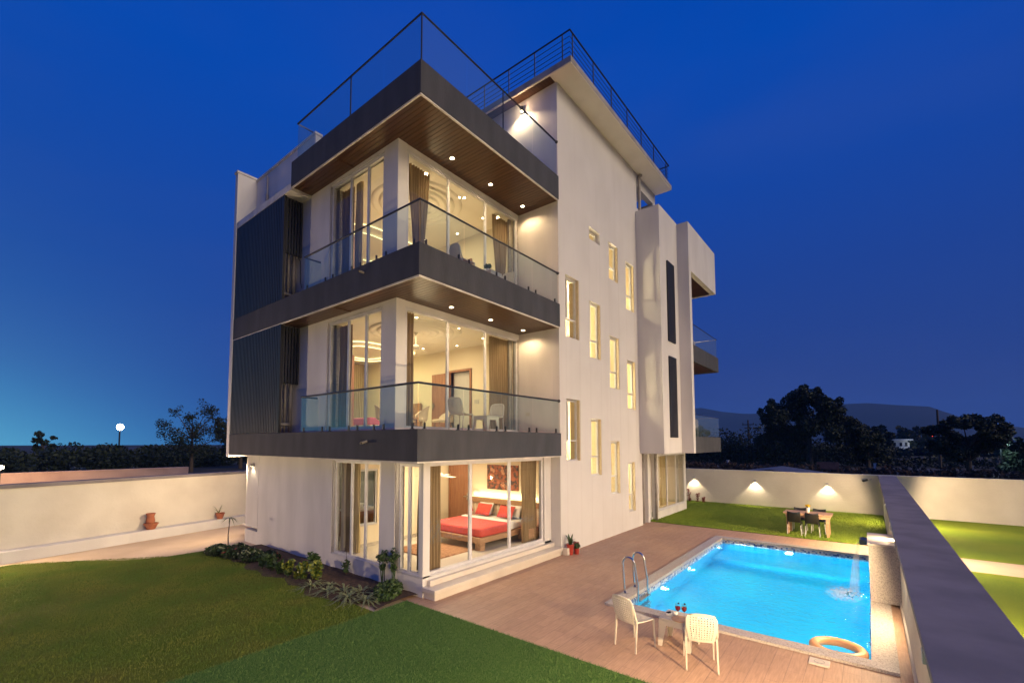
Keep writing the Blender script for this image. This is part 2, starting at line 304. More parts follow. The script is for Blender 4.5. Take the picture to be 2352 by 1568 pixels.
# ------------------------------------------------------------------ mesh helpers
class MB:
    def __init__(s): s.v = []; s.f = []; s.mi = []
    def add(s, v, f, mi=0):
        k = len(s.v); s.v += [tuple(p) for p in v]; s.f += [tuple(i+k for i in q) for q in f]; s.mi += [mi]*len(f); return s
    def box(s, x0, x1, y0, y1, z0, z1, mi=0):
        v = [(x0, y0, z0), (x1, y0, z0), (x1, y1, z0), (x0, y1, z0), (x0, y0, z1), (x1, y0, z1), (x1, y1, z1), (x0, y1, z1)]
        return s.add(v, [(0, 3, 2, 1), (4, 5, 6, 7), (0, 1, 5, 4), (1, 2, 6, 5), (2, 3, 7, 6), (3, 0, 4, 7)], mi)
    def hexa(s, bot, top, mi=0):
        return s.add(list(bot)+list(top), [(0, 3, 2, 1), (4, 5, 6, 7), (0, 1, 5, 4), (1, 2, 6, 5), (2, 3, 7, 6), (3, 0, 4, 7)], mi)
    def tube(s, pts, r, n=8, mi=0, cap=True):
        pts = [Vector(p) for p in pts]; rs = r if isinstance(r, (list, tuple)) else [r]*len(pts)
        v = []; f = []; up = None
        for i, p in enumerate(pts):
            d = (pts[min(i+1, len(pts)-1)]-pts[max(i-1, 0)]).normalized()
            if up is None: up = d.orthogonal().normalized()
            else: up = (up-d*up.dot(d)); up = up.normalized() if up.length > 1e-6 else d.orthogonal().normalized()
            sd = d.cross(up)
            for k in range(n):
                a = 2*math.pi*k/n; v.append(p+(up*math.cos(a)+sd*math.sin(a))*rs[i])
        for i in range(len(pts)-1):
            for k in range(n):
                f.append((i*n+k, i*n+(k+1) % n, (i+1)*n+(k+1) % n, (i+1)*n+k))
        if cap: f.append(tuple(range(n-1, -1, -1))); f.append(tuple((len(pts)-1)*n+k for k in range(n)))
        return s.add(v, f, mi)
    def lathe(s, prof, c=(0, 0, 0), n=24, mi=0):
        v = []; f = []
        for (r, z) in prof:
            for k in range(n):
                a = 2*math.pi*k/n; v.append((c[0]+r*math.cos(a), c[1]+r*math.sin(a), c[2]+z))
        for i in range(len(prof)-1):
            for k in range(n): f.append((i*n+k, i*n+(k+1) % n, (i+1)*n+(k+1) % n, (i+1)*n+k))
        return s.add(v, f, mi)
    def quad(s, a, b, c, d, mi=0): return s.add([a, b, c, d], [(0, 1, 2, 3)], mi)
    def leaves(s, centers, n, size, mi=0, flat=.0):
        """n rhombic leaves spread in the given (centre, radius(x,y,z)) blobs, denser near their shells"""
        cen = np.array([c[0] for c in centers], float); rad = np.array([c[1] if hasattr(c[1], '__len__') else (c[1],)*3 for c in centers], float)
        w = rad.prod(axis=1)**(2/3); w /= w.sum(); idx = RNG.choice(len(cen), n, p=w)
        d = RNG.normal(size=(n, 3)); d /= np.linalg.norm(d, axis=1)[:, None]
        rr = RNG.random(n)**.42
        p = cen[idx]+d*rad[idx]*rr[:, None]
        a = RNG.normal(size=(n, 3)); a[:, 2] *= (1-flat); a /= np.linalg.norm(a, axis=1)[:, None]
        b = np.cross(a, RNG.normal(size=(n, 3))); b /= np.linalg.norm(b, axis=1)[:, None]
        sz = size*(.6+.8*RNG.random(n))[:, None]
        V = np.stack([p-a*sz, p+b*sz*.55, p+a*sz, p-b*sz*.55], 1).reshape(-1, 3)
        return s.add(V.tolist(), [(4*i, 4*i+1, 4*i+2, 4*i+3) for i in range(n)], mi)
    def ribbon(s, pts, w, mi=(0,), side=None):
        """tapering strap leaf along pts; mi = one material per lengthwise stripe"""
        pts = [Vector(p) for p in pts]; k = len(mi); v = []; f = []; mm = []
        for i, p in enumerate(pts):
            d = (pts[min(i+1, len(pts)-1)]-pts[max(i-1, 0)]).normalized(); sd = side or d.cross(Vector((0, 0, 1)))
            sd = sd.normalized() if sd.length > 1e-4 else Vector((1, 0, 0)); ww = w*(1-(i/(len(pts)-1))**2*.92)
            for j in range(k+1): v.append(p+sd*ww*(j/k-.5)-Vector((0, 0, 1))*0)
        for i in range(len(pts)-1):
            for j in range(k): s_ = i*(k+1)+j; f.append((s_, s_+1, s_+k+2, s_+k+1)); mm.append(mi[j])
        b = len(s.v); s.v += [tuple(q) for q in v]; s.f += [tuple(i+b for i in q) for q in f]; s.mi += mm; return s

def base_of(v):
    a = np.array(v); lo = a.min(0); hi = a.max(0); return Vector(((lo[0]+hi[0])/2, (lo[1]+hi[1])/2, lo[2]))
def wloc(o):
    p = Vector((0, 0, 0))
    while o: p += o.location; o = o.parent
    return p
def tag(o, label=None, cat=None, group=None, kind=None):
    if label: o['label'] = label
    if cat: o['category'] = cat
    if group: o['group'] = group
    if kind: o['kind'] = kind
    return o
def obj(name, mb, mats, parent=None, label=None, cat=None, group=None, kind=None, smooth=False, bevel=0, solid=0, sub=0):
    """one mesh object; vertices are given in world space (parents are unrotated while building)"""
    c = base_of(mb.v); me = bpy.data.meshes.new(name)
    me.from_pydata([(x-c.x, y-c.y, z-c.z) for x, y, z in mb.v], [], mb.f)
    for m in (mats if isinstance(mats, (list, tuple)) else [mats]): me.materials.append(m)
    if any(mb.mi): me.polygons.foreach_set('material_index', mb.mi)
    if smooth:
        me.polygons.foreach_set('use_smooth', [True]*len(me.polygons))
    me.update(); o = bpy.data.objects.new(name, me); COL.objects.link(o)
    if parent: o.parent = parent; o.location = c-wloc(parent)
    else: o.location = c
    if solid: m_ = o.modifiers.new('thick', 'SOLIDIFY'); m_.thickness = solid; m_.offset = 0
    if bevel: m_ = o.modifiers.new('bevel', 'BEVEL'); m_.width = bevel; m_.segments = 2; m_.limit_method = 'ANGLE'
    if sub: m_ = o.modifiers.new('sub', 'SUBSURF'); m_.levels = sub; m_.render_levels = sub
    return tag(o, label, cat, group, kind)
def thing(name, label, cat, loc=(0, 0, 0), group=None, kind=None):
    o = bpy.data.objects.new(name, None); COL.objects.link(o); o.location = loc; o.empty_display_size = .2
    return tag(o, label, cat, group, kind)
def dup(root, loc, rz=0, label=None, group=None, parent=None, s=None):
    r = root.copy(); COL.objects.link(r); r.location = loc; r.rotation_euler = (0, 0, rz)
    if label: r['label'] = label
    if group: r['group'] = group
    if s: r.scale = (s, s, s)
    def kids(src, dst):
        for ch in list(src.children):
            c = ch.copy(); COL.objects.link(c); c.parent = dst; kids(ch, c)
    kids(root, r); return r
def light(name, kind, loc, energy, color=WARM, aim=None, size=.05, spot=60, blend=.6, sx=None, parent=None):
    d = bpy.data.lights.new(name, kind); d.energy = energy; d.color = color
    if kind == 'AREA': d.shape = 'RECTANGLE' if sx else 'SQUARE'; d.size = size; d.size_y = sx or size
    else: d.shadow_soft_size = size
    if kind == 'SPOT': d.spot_size = R(spot); d.spot_blend = blend
    o = bpy.data.objects.new(name, d); COL.objects.link(o)
    if aim is not None: o.rotation_euler = Vector(aim).to_track_quat('-Z', 'Y').to_euler()
    if parent: o.parent = parent; o.location = Vector(loc)-wloc(parent)
    else: o.location = loc
    return o
def wall_mb(axis, p0, p1, a0, a1, z0, z1, holes, mb=None):
    """wall with its thickness p0..p1 along axis, spanning a0..a1 and z0..z1, with rectangular openings"""
    mb = mb or MB()
    A = sorted({a0, a1, *[h[i] for h in holes for i in (0, 1) if a0 < h[i] < a1]}); Z = sorted({z0, z1, *[h[i] for h in holes for i in (2, 3) if z0 < h[i] < z1]})
    def solid(i, j):
        if i < 0 or j < 0 or i >= len(A)-1 or j >= len(Z)-1: return False
        ca, cz = (A[i]+A[i+1])/2, (Z[j]+Z[j+1])/2
        return not any(h[0] < ca < h[1] and h[2] < cz < h[3] for h in holes)
    P = (lambda p, a, z: (p, a, z)) if axis == 'x' else (lambda p, a, z: (a, p, z))
    for i in range(len(A)-1):
        for j in range(len(Z)-1):
            if not solid(i, j): continue
            a, b, c, d = A[i], A[i+1], Z[j], Z[j+1]
            mb.quad(P(p0, a, c), P(p0, b, c), P(p0, b, d), P(p0, a, d)); mb.quad(P(p1, a, c), P(p1, a, d), P(p1, b, d), P(p1, b, c))
            if not solid(i-1, j): mb.quad(P(p0, a, c), P(p0, a, d), P(p1, a, d), P(p1, a, c))
            if not solid(i+1, j): mb.quad(P(p0, b, c), P(p1, b, c), P(p1, b, d), P(p0, b, d))
            if not solid(i, j-1): mb.quad(P(p0, a, c), P(p1, a, c), P(p1, b, c), P(p0, b, c))
            if not solid(i, j+1): mb.quad(P(p0, a, d), P(p0, b, d), P(p1, b, d), P(p1, a, d))
    return mb
def bx(*a): return MB().box(*a)

# ================================================================== SETTING: ground
g = MB(); XS = [-300, 8.45, 16.62, 2700]; YS = [-1700, -.05, 3.95, 760]
for i in range(3):
    for j in range(3):
        if i == 1 and j == 1: continue
        g.quad((XS[i], YS[j], -.03), (XS[i+1], YS[j], -.03), (XS[i+1], YS[j+1], -.03), (XS[i], YS[j+1], -.03))
obj('ground', g, field, kind='structure')
d = MB()
def sheet(mb, x0, x1, y0, y1, z, mi=0): return mb.quad((x0, y0, z), (x1, y0, z), (x1, y1, z), (x0, y1, z), mi)
for a in ((6.07, 8.45, -.34, 7.4), (16.6, 18.3, -.34, 6.9), (8.45, 16.6, 3.95, 7.0), (8.45, 16.6, -.34, -.05)): sheet(d, *a, .004)
obj('pool_deck', d, deck_m, kind='structure')
obj('turf_lawn', sheet(MB(), -4, 6.07, -.34, 7.2, .012), turf, kind='structure')
q = MB(); q.add([(-8, 7.2, .008), (5.3, 7.2, .008), (5.25, 15.02, .008), (4.1, 15.06, .008), (3.3, 15.4, .008), (2.5, 16.3, .008), (1.3, 17.05, .008), (-.5, 16.85, .008), (-8, 15.3, .008)], [tuple(range(9))])
obj('natural_lawn', q, lawn, kind='structure')
q = MB(); q.add([(5.2, 7.2, -.012), (11, 7.2, -.012), (16, 19.6, -.012), (11, 19.6, -.012), (2.5, 18.0, -.012), (-8, 15.7, -.012), (-8, 14.6, -.012), (5.2, 14.6, -.012)], [(0, 1, 2, 3, 4, 5, 6, 7)])
obj('side_path', q, path_m, kind='structure')
obj('back_lawn', sheet(MB(), 18.3, 26.28, -.34, 10, .014), turf_back, kind='structure')
q = MB(); sheet(q, 18.0, 26.28, -9, -.8, .010); sheet(q, -4, 16.3, -9, -.8, .010); obj('neighbour_lawn', q, turf_back, kind='structure')
obj('neighbour_path', sheet(MB(), 16.3, 18.0, -9, -.8, .006), path_m, kind='structure')
# soil bed along the building
sv = MB(); n = 26
ed = [(6.42, 7.22+i*(14.4-7.22)/n) for i in range(n+1)]; eo = [(5.08+.10*math.sin(i*1.7)+.07*math.sin(i*.63+1)+(.22 if i < 4 else 0), 7.26+i*(14.4-7.26)/n) for i in range(n+1)]
V = []; F = []
for i in range(n+1):
    for k in range(5):
        t = k/4; x = eo[i][0]*(1-t)+ed[i][0]*t; y = eo[i][1]*(1-t)+ed[i][1]*t
        V.append((x, y, .016+(.05*math.sin(t*math.pi*.8)+.03*random.random() if k else 0)))
for i in range(n):
    for k in range(4): a = i*5+k; F.append((a, a+1, a+6, a+5))
obj('soil_bed', sv.add(V, F), soil, kind='structure', smooth=True)

def blades(name, region, n, h, w, m, label):
    """short upright grass blades over (x0,x1,y0,y1), with a keep test"""
    x0, x1, y0, y1, keep, zb = region
    x = RNG.uniform(x0, x1, n); y = RNG.uniform(y0, y1, n)
    if keep: k = keep(x, y); x = x[k]; y = y[k]
    n = len(x); a = RNG.uniform(0, 2*np.pi, n); hh = h*(.6+.7*RNG.random(n)); lean = RNG.normal(size=(n, 2))*h*.35
    dx, dy = np.cos(a)*w/2, np.sin(a)*w/2; z = np.full(n, zb)
    V = np.stack([np.stack([x-dx, y-dy, z], 1), np.stack([x+dx, y+dy, z], 1), np.stack([x+lean[:, 0], y+lean[:, 1], z+hh], 1)], 1).reshape(-1, 3)
    me = bpy.data.meshes.new(name); me.vertices.add(3*n); me.vertices.foreach_set('co', V.ravel())
    me.loops.add(3*n); me.loops.foreach_set('vertex_index', np.arange(3*n, dtype=np.int32)); me.polygons.add(n)
    me.polygons.foreach_set('loop_start', np.arange(0, 3*n, 3, dtype=np.int32)); me.materials.append(m); me.update(calc_edges=True)
    o = bpy.data.objects.new(name, me); COL.objects.link(o); return tag(o, label, 'grass', kind='stuff')
blades('turf_grass', (1.2, 6.09, 1.6, 7.22, None, .008), 140000, .026, .007, blade_m, 'short dense green artificial turf beside the pool deck')
blades('lawn_grass', (.5, 5.3, 7.15, 17.9, lambda x, y: ((y < 15) | ((y < 17.1+.22*(x-1.2)) & (y < 17.2-.75*(x-1.3)))) & (np.sin(x*2.1+np.sin(y*1.7)*1.5)+np.sin(y*2.9+x)+1.6*RNG.normal(size=len(x)) > -2.0), .004), 120000, .034, .010, blade_l, 'patchy darker natural grass in front of the plant bed')
blades('back_grass', (18.28, 26.2, -.3, 9, lambda x, y: (x < 18.42) | (x > 26.0) | (RNG.random(len(x)) < .55), .01), 70000, .045, .014, blade_b, 'bright green grass around the dining table')

# ================================================================== SETTING: far away
obj('road', sheet(MB(), 62, 78, -700, 700, -.02), asphalt, kind='structure')
hm = MB(); pts = []
for k in range(30):
    y = -1500+k*75; X = 2000
    prof = [(-1500, 60), (-700, 45), (-420, 28), (-255, 62), (-165, 112), (-140, 128), (-60, 128), (20, 136), (110, 132), (250, 118), (349, 110), (430, 118), (520, 148), (900, 155), (1400, 140), (3200, 100)]
    z = np.interp(y, [a for a, b in prof], [b for a, b in prof])+4*math.sin(k*1.3)
    pts.append((X, y, z))
V = []; F = []
for i, (x, y, z) in enumerate(pts): V += [(x-260, y, -5), (x-90, y, z*.55), (x, y, z), (x+200, y, z*.9), (x+500, y, -5)]
for i in range(len(pts)-1):
    for k in range(4): a = i*5+k; F.append((a, a+5, a+6, a+1))
obj('hills', hm.add(V, F), hill_m, kind='structure', smooth=True)

def tree(loc, h, cr, label, seed, leaves=5200, leaf=.26, trunk=.28, squash=.8, blobs=15, sparse=0, cat='tree', m=leaf_dk, low=.30, lean=(0, 0), group=None, shape=None):
    rs = random.Random(seed); x, y, z0 = loc
    t = thing('tree', label, cat, loc, group)
    tb = MB(); top = h*.62
    spine = [(x, y, z0-.1), (x+lean[0]*.3, y+lean[1]*.3, z0+top*.4), (x+lean[0]*.7, y+lean[1]*.7, z0+top*.75), (x+lean[0], y+lean[1], z0+top)]
    tb.tube(spine, [trunk, trunk*.72, trunk*.5, trunk*.25], 8)
    cs = []
    blobs = len(shape) if shape else blobs
    for i in range(blobs):
        a = i*2.4+rs.random(); f = (i+.5)/blobs; zz = z0+h*(low+(.90-low)*f**.9)
        env = math.sin(math.pi*min(1, (.24+.76*(1-f)**.8)))**.55 if f > .5 else .55+.9*f
        rr = cr*min(1, env)*(.45+.45*rs.random()); c = (x+lean[0]*f+rr*math.cos(a), y+lean[1]*f+rr*math.sin(a), zz)
        br = cr*(.26+.20*rs.random())*(1-.25*f)
        if shape: c = (x+rs.uniform(-1.6, 1.6), shape[i][0], shape[i][1]); br = shape[i][2]
        cs.append((c, (br, br, br*squash)))
        s0 = Vector(spine[1 if f < .4 else 2]); mid = (s0+Vector(c))/2+Vector((0, 0, h*.03))
        tb.tube([s0, mid, c], [trunk*.34, trunk*.2, trunk*.05], 5)
        for _ in range(3):
            e = Vector(c)+Vector((rs.uniform(-1, 1), rs.uniform(-1, 1), rs.uniform(-.3, 1)))*br
            tb.tube([mid, c, e], [trunk*.14, trunk*.08, .015], 4)
            cs.append((tuple(e), br*.42))
    obj('trunk', tb, bark, t)
    obj('crown', MB().leaves(cs, leaves, leaf), m, t)
    return t
# right-hand skyline behind the back wall
tree((74.8, 6.2, 0), 11.0, 5.4, 'tallest broad dark tree beyond the back wall, rounded crown', 3, 30000, .17, .42, shape=[(6.8, 9.5, 1.5), (8.1, 8.7, 1.4), (5.4, 9.0, 1.4), (10.2, 7.9, 1.2), (10.6, 6.5, 1.2), (9.4, 6.6, 1.5), (7.2, 7.2, 1.6), (4.2, 8.0, 1.3), (3.3, 7.3, 1.3), (4.3, 6.3, 1.5), (6.2, 5.2, 1.7), (9.8, 4.6, 1.6), (11.4, 3.4, 1.4), (2.4, 5.6, 1.4), (1.4, 5.0, 1.2), (3.2, 4.2, 1.6), (8.0, 3.2, 1.8), (.8, 3.6, 1.3)])
tree((76.5, .2, 0), 5.6, 1.9, 'lower dark tree at the right foot of the tallest broad tree', 8, 7000, .16, .25, .8, 12, low=.1)
tree((140, -1.4, 0), 6.4, 3.0, 'small blue-dark tree between the low tree and the far house', 12, 4600, .30, .2, .9, 10, low=.12)
tree((60.0, -6.9, 0), 5.7, 2.7, 'spreading round tree beside the tall thin pole', 11, 15000, .13, .24, .62, 16, low=.34)
tree((66.0, -11.6, 0), 4.8, 2.8, 'dim tree cluster at the right end of the skyline', 15, 8000, .16, .24, .8, 12, low=.15)
tree((58.0, -12.5, 0), 5.0, 2.0, 'loose pale-edged tree at the far right edge', 18, 2600, .15, .15, .7, 9, low=.5)
tree((180, -.6, 0), 8.6, 4.2, 'distant rounded tree left of the white far house', 19, 3200, .5, .4, .9, 12, low=.12)
tree((185, 4.2, 0), 7.6, 2.6, 'distant narrow tree farther left of the white far house', 20, 1900, .5, .3, 1.0, 9, low=.12)
tree((205, -11.5, 0), 8.0, 5.5, 'distant low tree behind the white far house', 24, 2800, .6, .4, .7, 12, low=.1)
def bush_mass(name, label, rects, n, leaf, m=leaf_dk):
    cs = []
    for (x, y0, y1, h) in rects:
        y = y0
        while y < y1:
            r = random.uniform(.7, 1.3)*h*.55; cs.append(((x+random.uniform(-2, 2), y, h*.45*random.uniform(.7, 1.15)), (r*1.3, r*1.5, r))); y += r*1.1
    return obj(name, MB().leaves(cs, n, leaf), m, label=label, cat='bushes', kind='stuff')
bush_mass('scrub', 'dark low scrub beyond the road behind the back wall', [(80, -1, 30, 3.4), (78, 9, 34, 5.2), (84, -30, 0, 1.5), (92, 0, 40, 3)], 42000, .19)
bush_mass('verge_scrub', 'brown dry weeds growing just beyond the back wall', [(58, -14, 30, .9), (36, -10, 18, .45)], 9000, .16, soil)
bush_mass('hedge_mass', 'dark mass of scrub beyond the left garden wall', [(x, 62+.3*x, 62+.3*x+8, 2.75) for x in range(-14, 30, 4)], 32000, .20)
bush_mass('far_hedge', 'faint far field hedge below the white house', [(150, -30, 12, 2.2)], 4000, .5)
tree((17.6, 57.2, 0), 7.6, 3.5, 'bare sparse tree against the dusk glow left of the villa', 31, 5200, .10, .22, .75, 16, low=.25)
tree((24.0, 60.5, 0), 6.2, 3.0, 'dark tree partly behind the villa at left', 33, 6000, .16, .25, .8, 11, low=.2)
tree((7.2, 70, 0), 4.6, 1.2, 'small round tree on the left horizon', 37, 1600, .13, .12, .8, 7, low=.4)

# floodlight mast on the left horizon, poles, far house
t = thing('floodlight_mast', 'bright white floodlight on a mast on the left horizon', 'floodlight', (16.4, 83.4, 0))
obj('pole', MB().tube([(16.4, 83.45, 0), (16.4, 83.45, 5.9)], .10), metal, t)
hd = MB().lathe([(.001, -.46), (.26, -.38), (.42, -.15), (.42, .15), (.26, .38), (.001, .46)], (16.4, 83.3, 5.4), 14)
obj('lamp_head', hd, mastglow, t)
light('mast_light', 'SPOT', (16.4, 83.0, 5.4), 900, (.9, .95, 1), (-.1, -1, -.15), .4, 130, parent=t)
def pole(x, y, h, label, arm=True):
    t = thing('utility_pole', label, 'utility pole', (x, y, 0)); obj('pole', MB().tube([(x, y, 0), (x, y, h)], [.16, .10], 7), bark, t)
    if arm:
        a = MB().box(x-.05, x+.05, y-.8, y+.8, h-.75, h-.63).box(x-.05, x+.05, y-.5, y+.5, h-1.25, h-1.15)
        for k in (-.7, 0, .7): a.tube([(x, y+k, h-.63), (x, y+k, h-.42)], .05, 5)
        obj('crossarm', a, metal, t)
pole(79.7, -6.7, 7.3, 'tall thin pole beside the spreading round tree', False)
pole(78.7, 14.1, 6.6, 'pole with crossarms rising over the scrub by the villa')
t = thing('far_house', 'small white flat-roofed house far across the fields', 'house', (200, -7.6, 0))
hb = MB().box(200, 206, -10.0, -5.3, 0, 3.9); obj('wall', hb, plaster, t)
obj('roof', bx(199.2, 207, -10.9, -4.8, 3.9, 4.35), plaster, t)
for y in (-9.2, -7.9, -6.4): obj('window', bx(199.9, 199.99, y-.3, y+.3, 2.0, 3.2), black, t)
light('house_light', 'POINT', (197.5, -10.2, 2.6), 110, (.8, .9, 1), size=.3, parent=t)
for i, (x, y, z, lb, m) in enumerate(((190, -14.6, 5.0, 'tiny red light on the right horizon', redglow), (190, -16.0, 5.2, 'tiny white light just right of the red one', mastglow), (66, -9.8, 2.7, 'bright bluish lamp seen through the tree at right', mastglow))):
    t = thing('far_lamp', lb, 'lamp', (x, y, 0)); obj('pole', MB().tube([(x, y, 0), (x, y, z)], .06, 5), metal, t); obj('lamp_head', MB().lathe([(0, -.0), (.14, .06), (.14, .18), (0, .24)], (x, y, z), 8), m, t)
light('far_light', 'POINT', (65.4, -9.8, 2.8), 160, (.6, .95, 1), size=.15)
# roadside posts and low boundary wall of the road
for i, (y, lb) in enumerate(((13.2, 'pale roadside post nearest the villa'), (4.0, 'roadside post right of the brick signboard'), (-.35, 'roadside post below the far trees'), (-7.2, 'roadside post by the round tree'))):
    obj('roadside_post', MB().box(60.8, 61.0, y-.1, y+.1, -.03, 1.0).box(60.76, 61.04, y-.14, y+.14, 1.0, 1.06), plaster, label=lb, cat='post', group='posts along the road')
t = thing('signboard', 'small weathered reddish board standing beyond the back wall', 'signboard', (56, 3.2, 0))
obj('board', bx(55.95, 56.02, 2.35, 4.1, .55, 1.25), brick_m, t)
for y in (2.6, 3.85): obj('leg', MB().box(56.03, 56.1, y-.05, y+.05, -.03, 1.2), bark, t)
t = thing('shed', 'low shed with a shallow grey pitched roof just beyond the back wall', 'shed', (32, 4.2, 0))
obj('wall', bx(30.5, 34.5, 2.4, 6.0, -.03, 1.25), brick_m, t)
obj('roof', MB().add([(30.1, 1.9, 1.27), (35, 1.9, 1.27), (35, 4.4, 1.62), (30.1, 4.4, 1.62), (30.1, 6.6, 1.27), (35, 6.6, 1.27)], [(0, 1, 2, 3), (3, 2, 5, 4)]), roof_sheet, t, solid=.05)

# neighbouring yard beyond the left wall (lit pinkish wall and sheds)
obj('neighbour_wall', MB().box(-22, 9.4, 31.0, 31.25, -.03, 1.66).box(-22, 9.4, 30.96, 31.29, 1.66, 1.73), pinkwall, label='long low pinkish wall lit beyond the left garden wall', cat='wall')
m = MB(); rs = random.Random(5)
for k in range(46):
    x = -9+16*rs.random(); y = 22.5+7*rs.random(); w = rs.uniform(.15, .6); h = rs.uniform(.2, 1.0)+.06*(y-22); m.hexa([(x-w, y-w, -.03), (x+w, y-w*.7, -.03), (x+w, y+w, -.03), (x-w, y+w, -.03)], [(x-w*.5, y-w*.4, h), (x+w*.4, y-w*.5, h*.85), (x+w*.4, y+w*.4, h*.8), (x-w*.5, y+w*.5, h*.95)])
obj('rubble_heap', m, pinkwall, label='pale heaps of rubble lit in the yard beyond the left wall', cat='rubble', kind='stuff')
obj('yard_ground', sheet(MB(), -22, 14, 20.5, 31, -.018), path_m, kind='structure')
t = thing('yard_lamp', 'yard lamp on a short pole beyond the left garden wall', 'lamp', (1.6, 28.4, 0))
obj('pole', MB().tube([(1.6, 28.4, -.03), (1.6, 28.4, 2.0)], .05), metal, t); obj('lamp_head', MB().lathe([(0, 0), (.13, .05), (.13, .15), (0, .2)], (1.6, 28.4, 2.0), 10), lampglow, t)
light('yard_light', 'POINT', (1.6, 28.2, 2.3), 420, (1, .62, .34), size=.2, parent=t)

# ================================================================== boundary walls
t = thing('back_wall', 'cream plastered garden wall across the back behind the dining table', 'wall', (26.4, 4, 0))
obj('wall', bx(26.28, 26.5, -16, 16, -.03, 1.68), wall_cream, t); obj('coping', bx(26.25, 26.53, -16, 16, 1.68, 1.74), wall_cream, t)
t = thing('dividing_wall', 'thick low wall with a wide dark coping running past the pool to the back', 'wall', (12, -.55, 0))
obj('wall', bx(-3, 26.28, -.75, -.36, -.03, 1.63), wall_cream, t)
obj('coping', bx(-3, 26.245, -.83, -.24, 1.63, 1.70), concrete_cap, t, bevel=.006)
obj('skirting', bx(6.1, 11.84, -.358, -.33, .004, .11), marble, t)
# side wall at the left, slightly oblique to the plot
SL = .22; ky = lambda x: 17.41+SL*(x-1.1)
t = thing('side_wall', 'long cream garden wall with a grey coping at the left', 'wall', (0, 18, 0))
def oblq(x0, x1, o0, o1, z0, z1): return MB().hexa([(x0, ky(x0)+o0, z0), (x1, ky(x1)+o0, z0), (x1, ky(x1)+o1, z0), (x0, ky(x0)+o1, z0)], [(x0, ky(x0)+o0, z1), (x1, ky(x1)+o0, z1), (x1, ky(x1)+o1, z1), (x0, ky(x0)+o1, z1)])
obj('wall', oblq(-14, 16, .42, .62, -.03, 1.92), wall_cream, t)
obj('coping', oblq(-14, 16, .38, .80, 1.92, 2.02), concrete_cap, t)
obj('kerb', oblq(-14, 16, 0, .42, -.03, .30), plaster, t, bevel=.01)

# ================================================================== pool
PX0, PX1, PY0, PY1 = 8.69, 16.54, .10, 3.82; WZ = -.11
t = thing('swimming_pool', 'rectangular blue swimming pool with a speckled stone rim', 'swimming pool', ((PX0+PX1)/2, 2, -1.45))
cp = MB()
for a in ((8.41, PX0, -.2, 4.08), (PX1, 16.80, -.2, 4.08), (PX0, PX1, PY1, 4.08), (PX0, PX1, -.2, PY0)): cp.box(*a, -.02, .045)
obj('coping', cp, granite_lt, t)
sh = MB(); zb = -1.35
sh.quad((PX0, PY0, zb), (PX1, PY0, zb), (PX1, PY1, zb), (PX0, PY1, zb))
def ring_wall(mb, z0, z1, o=0):
    x0, x1, y0, y1 = PX0+.01-o, PX1-.01+o, PY0+.01-o, PY1-.01+o
    mb.quad((x0, y0, z0), (x0, y1, z0), (x0, y1, z1), (x0, y0, z1)); mb.quad((x1, y1, z0), (x1, y0, z0), (x1, y0, z1), (x1, y1, z1))
    mb.quad((x0, y1, z0), (x1, y1, z0), (x1, y1, z1), (x0, y1, z1)); mb.quad((x1, y0, z0), (x0, y0, z0), (x0, y0, z1), (x1, y0, z1)); return mb
ring_wall(sh, zb, -.24, .004); obj('shell', sh, pool_tile, t)
obj('waterline_tiles', ring_wall(MB(), -.24, -.018), mosaic_m, t)
sb = MB().box(15.1, PX1-.02, PY0+.02, PY1-.02, zb+.004, -.95); obj('bench', sb, pool_tile, t)
obj('pool_water', sheet(MB(), PX0+.012, PX1-.012, PY0+.012, PY1-.012, WZ), water_m, kind='structure')
def pool_lamp(x, y, nx, ny, lb):
    t = thing('pool_light', lb, 'pool light', (x, y, -.5), 'underwater lights set in the pool walls')
    m = MB(); c = Vector((x+nx*.02, y+ny*.02, -.36)); a = Vector((-ny, nx, 0))
    m.add([c+(a*math.cos(k*math.pi/6)+Vector((0, 0, 1))*math.sin(k*math.pi/6))*.085 for k in range(12)], [tuple(range(12))]); obj('lens', m, poolglow, t)
    m = MB(); m.tube([c-Vector((nx, ny, 0))*.012, c+Vector((nx, ny, 0))*.006], .105, 14, cap=False); obj('rim', m, steel, t)
    light('pool_lamp_light', 'SPOT', c+Vector((nx, ny, 0))*.05, 3200, (.58, .95, 1), (nx, ny, -.18), .06, 165, .8, parent=t)
pool_lamp(10.8, PY1, 0, -1, 'underwater light nearest the ladder'); pool_lamp(12.85, PY1, 0, -1, 'underwater light midway along the ladder side')
pool_lamp(15.95, PY1, 0, -1, 'underwater light near the far left pool corner'); pool_lamp(PX1, 1.99, -1, 0, 'underwater light in the middle of the far pool wall')
pool_lamp(14.2, PY0, 0, 1, 'underwater light beneath the falling water'); pool_lamp(10.0, PY0, 0, 1, 'underwater light on the wall side near the ring')
# ladder
t = thing('pool_ladder', 'steel pool ladder with two tall looped handrails', 'ladder', (9.45, 3.85, 0))
for x in (9.2, 9.72):
    pts = [(x, 4.0, .03), (x, 4.02, .18)]+[(x, 3.92+.13*math.cos(a)+.0, .64+.15*math.sin(a)) for a in np.linspace(-.25, math.pi+.15, 12)]+[(x, 3.74, .3), (x, 3.72, -.3), (x, 3.72, -.95)]
    obj('handrail', MB().tube(pts, .021, 10), steel, t, smooth=True)
for z in (-.06, -.34, -.62): obj('step', bx(9.2, 9.72, 3.66, 3.75, z, z+.03), steel, t)
for x in (9.2, 9.72): obj('floor_flange', MB().tube([(x, 4.0, .045), (x, 4.0, .06)], .045, 14), steel, t)
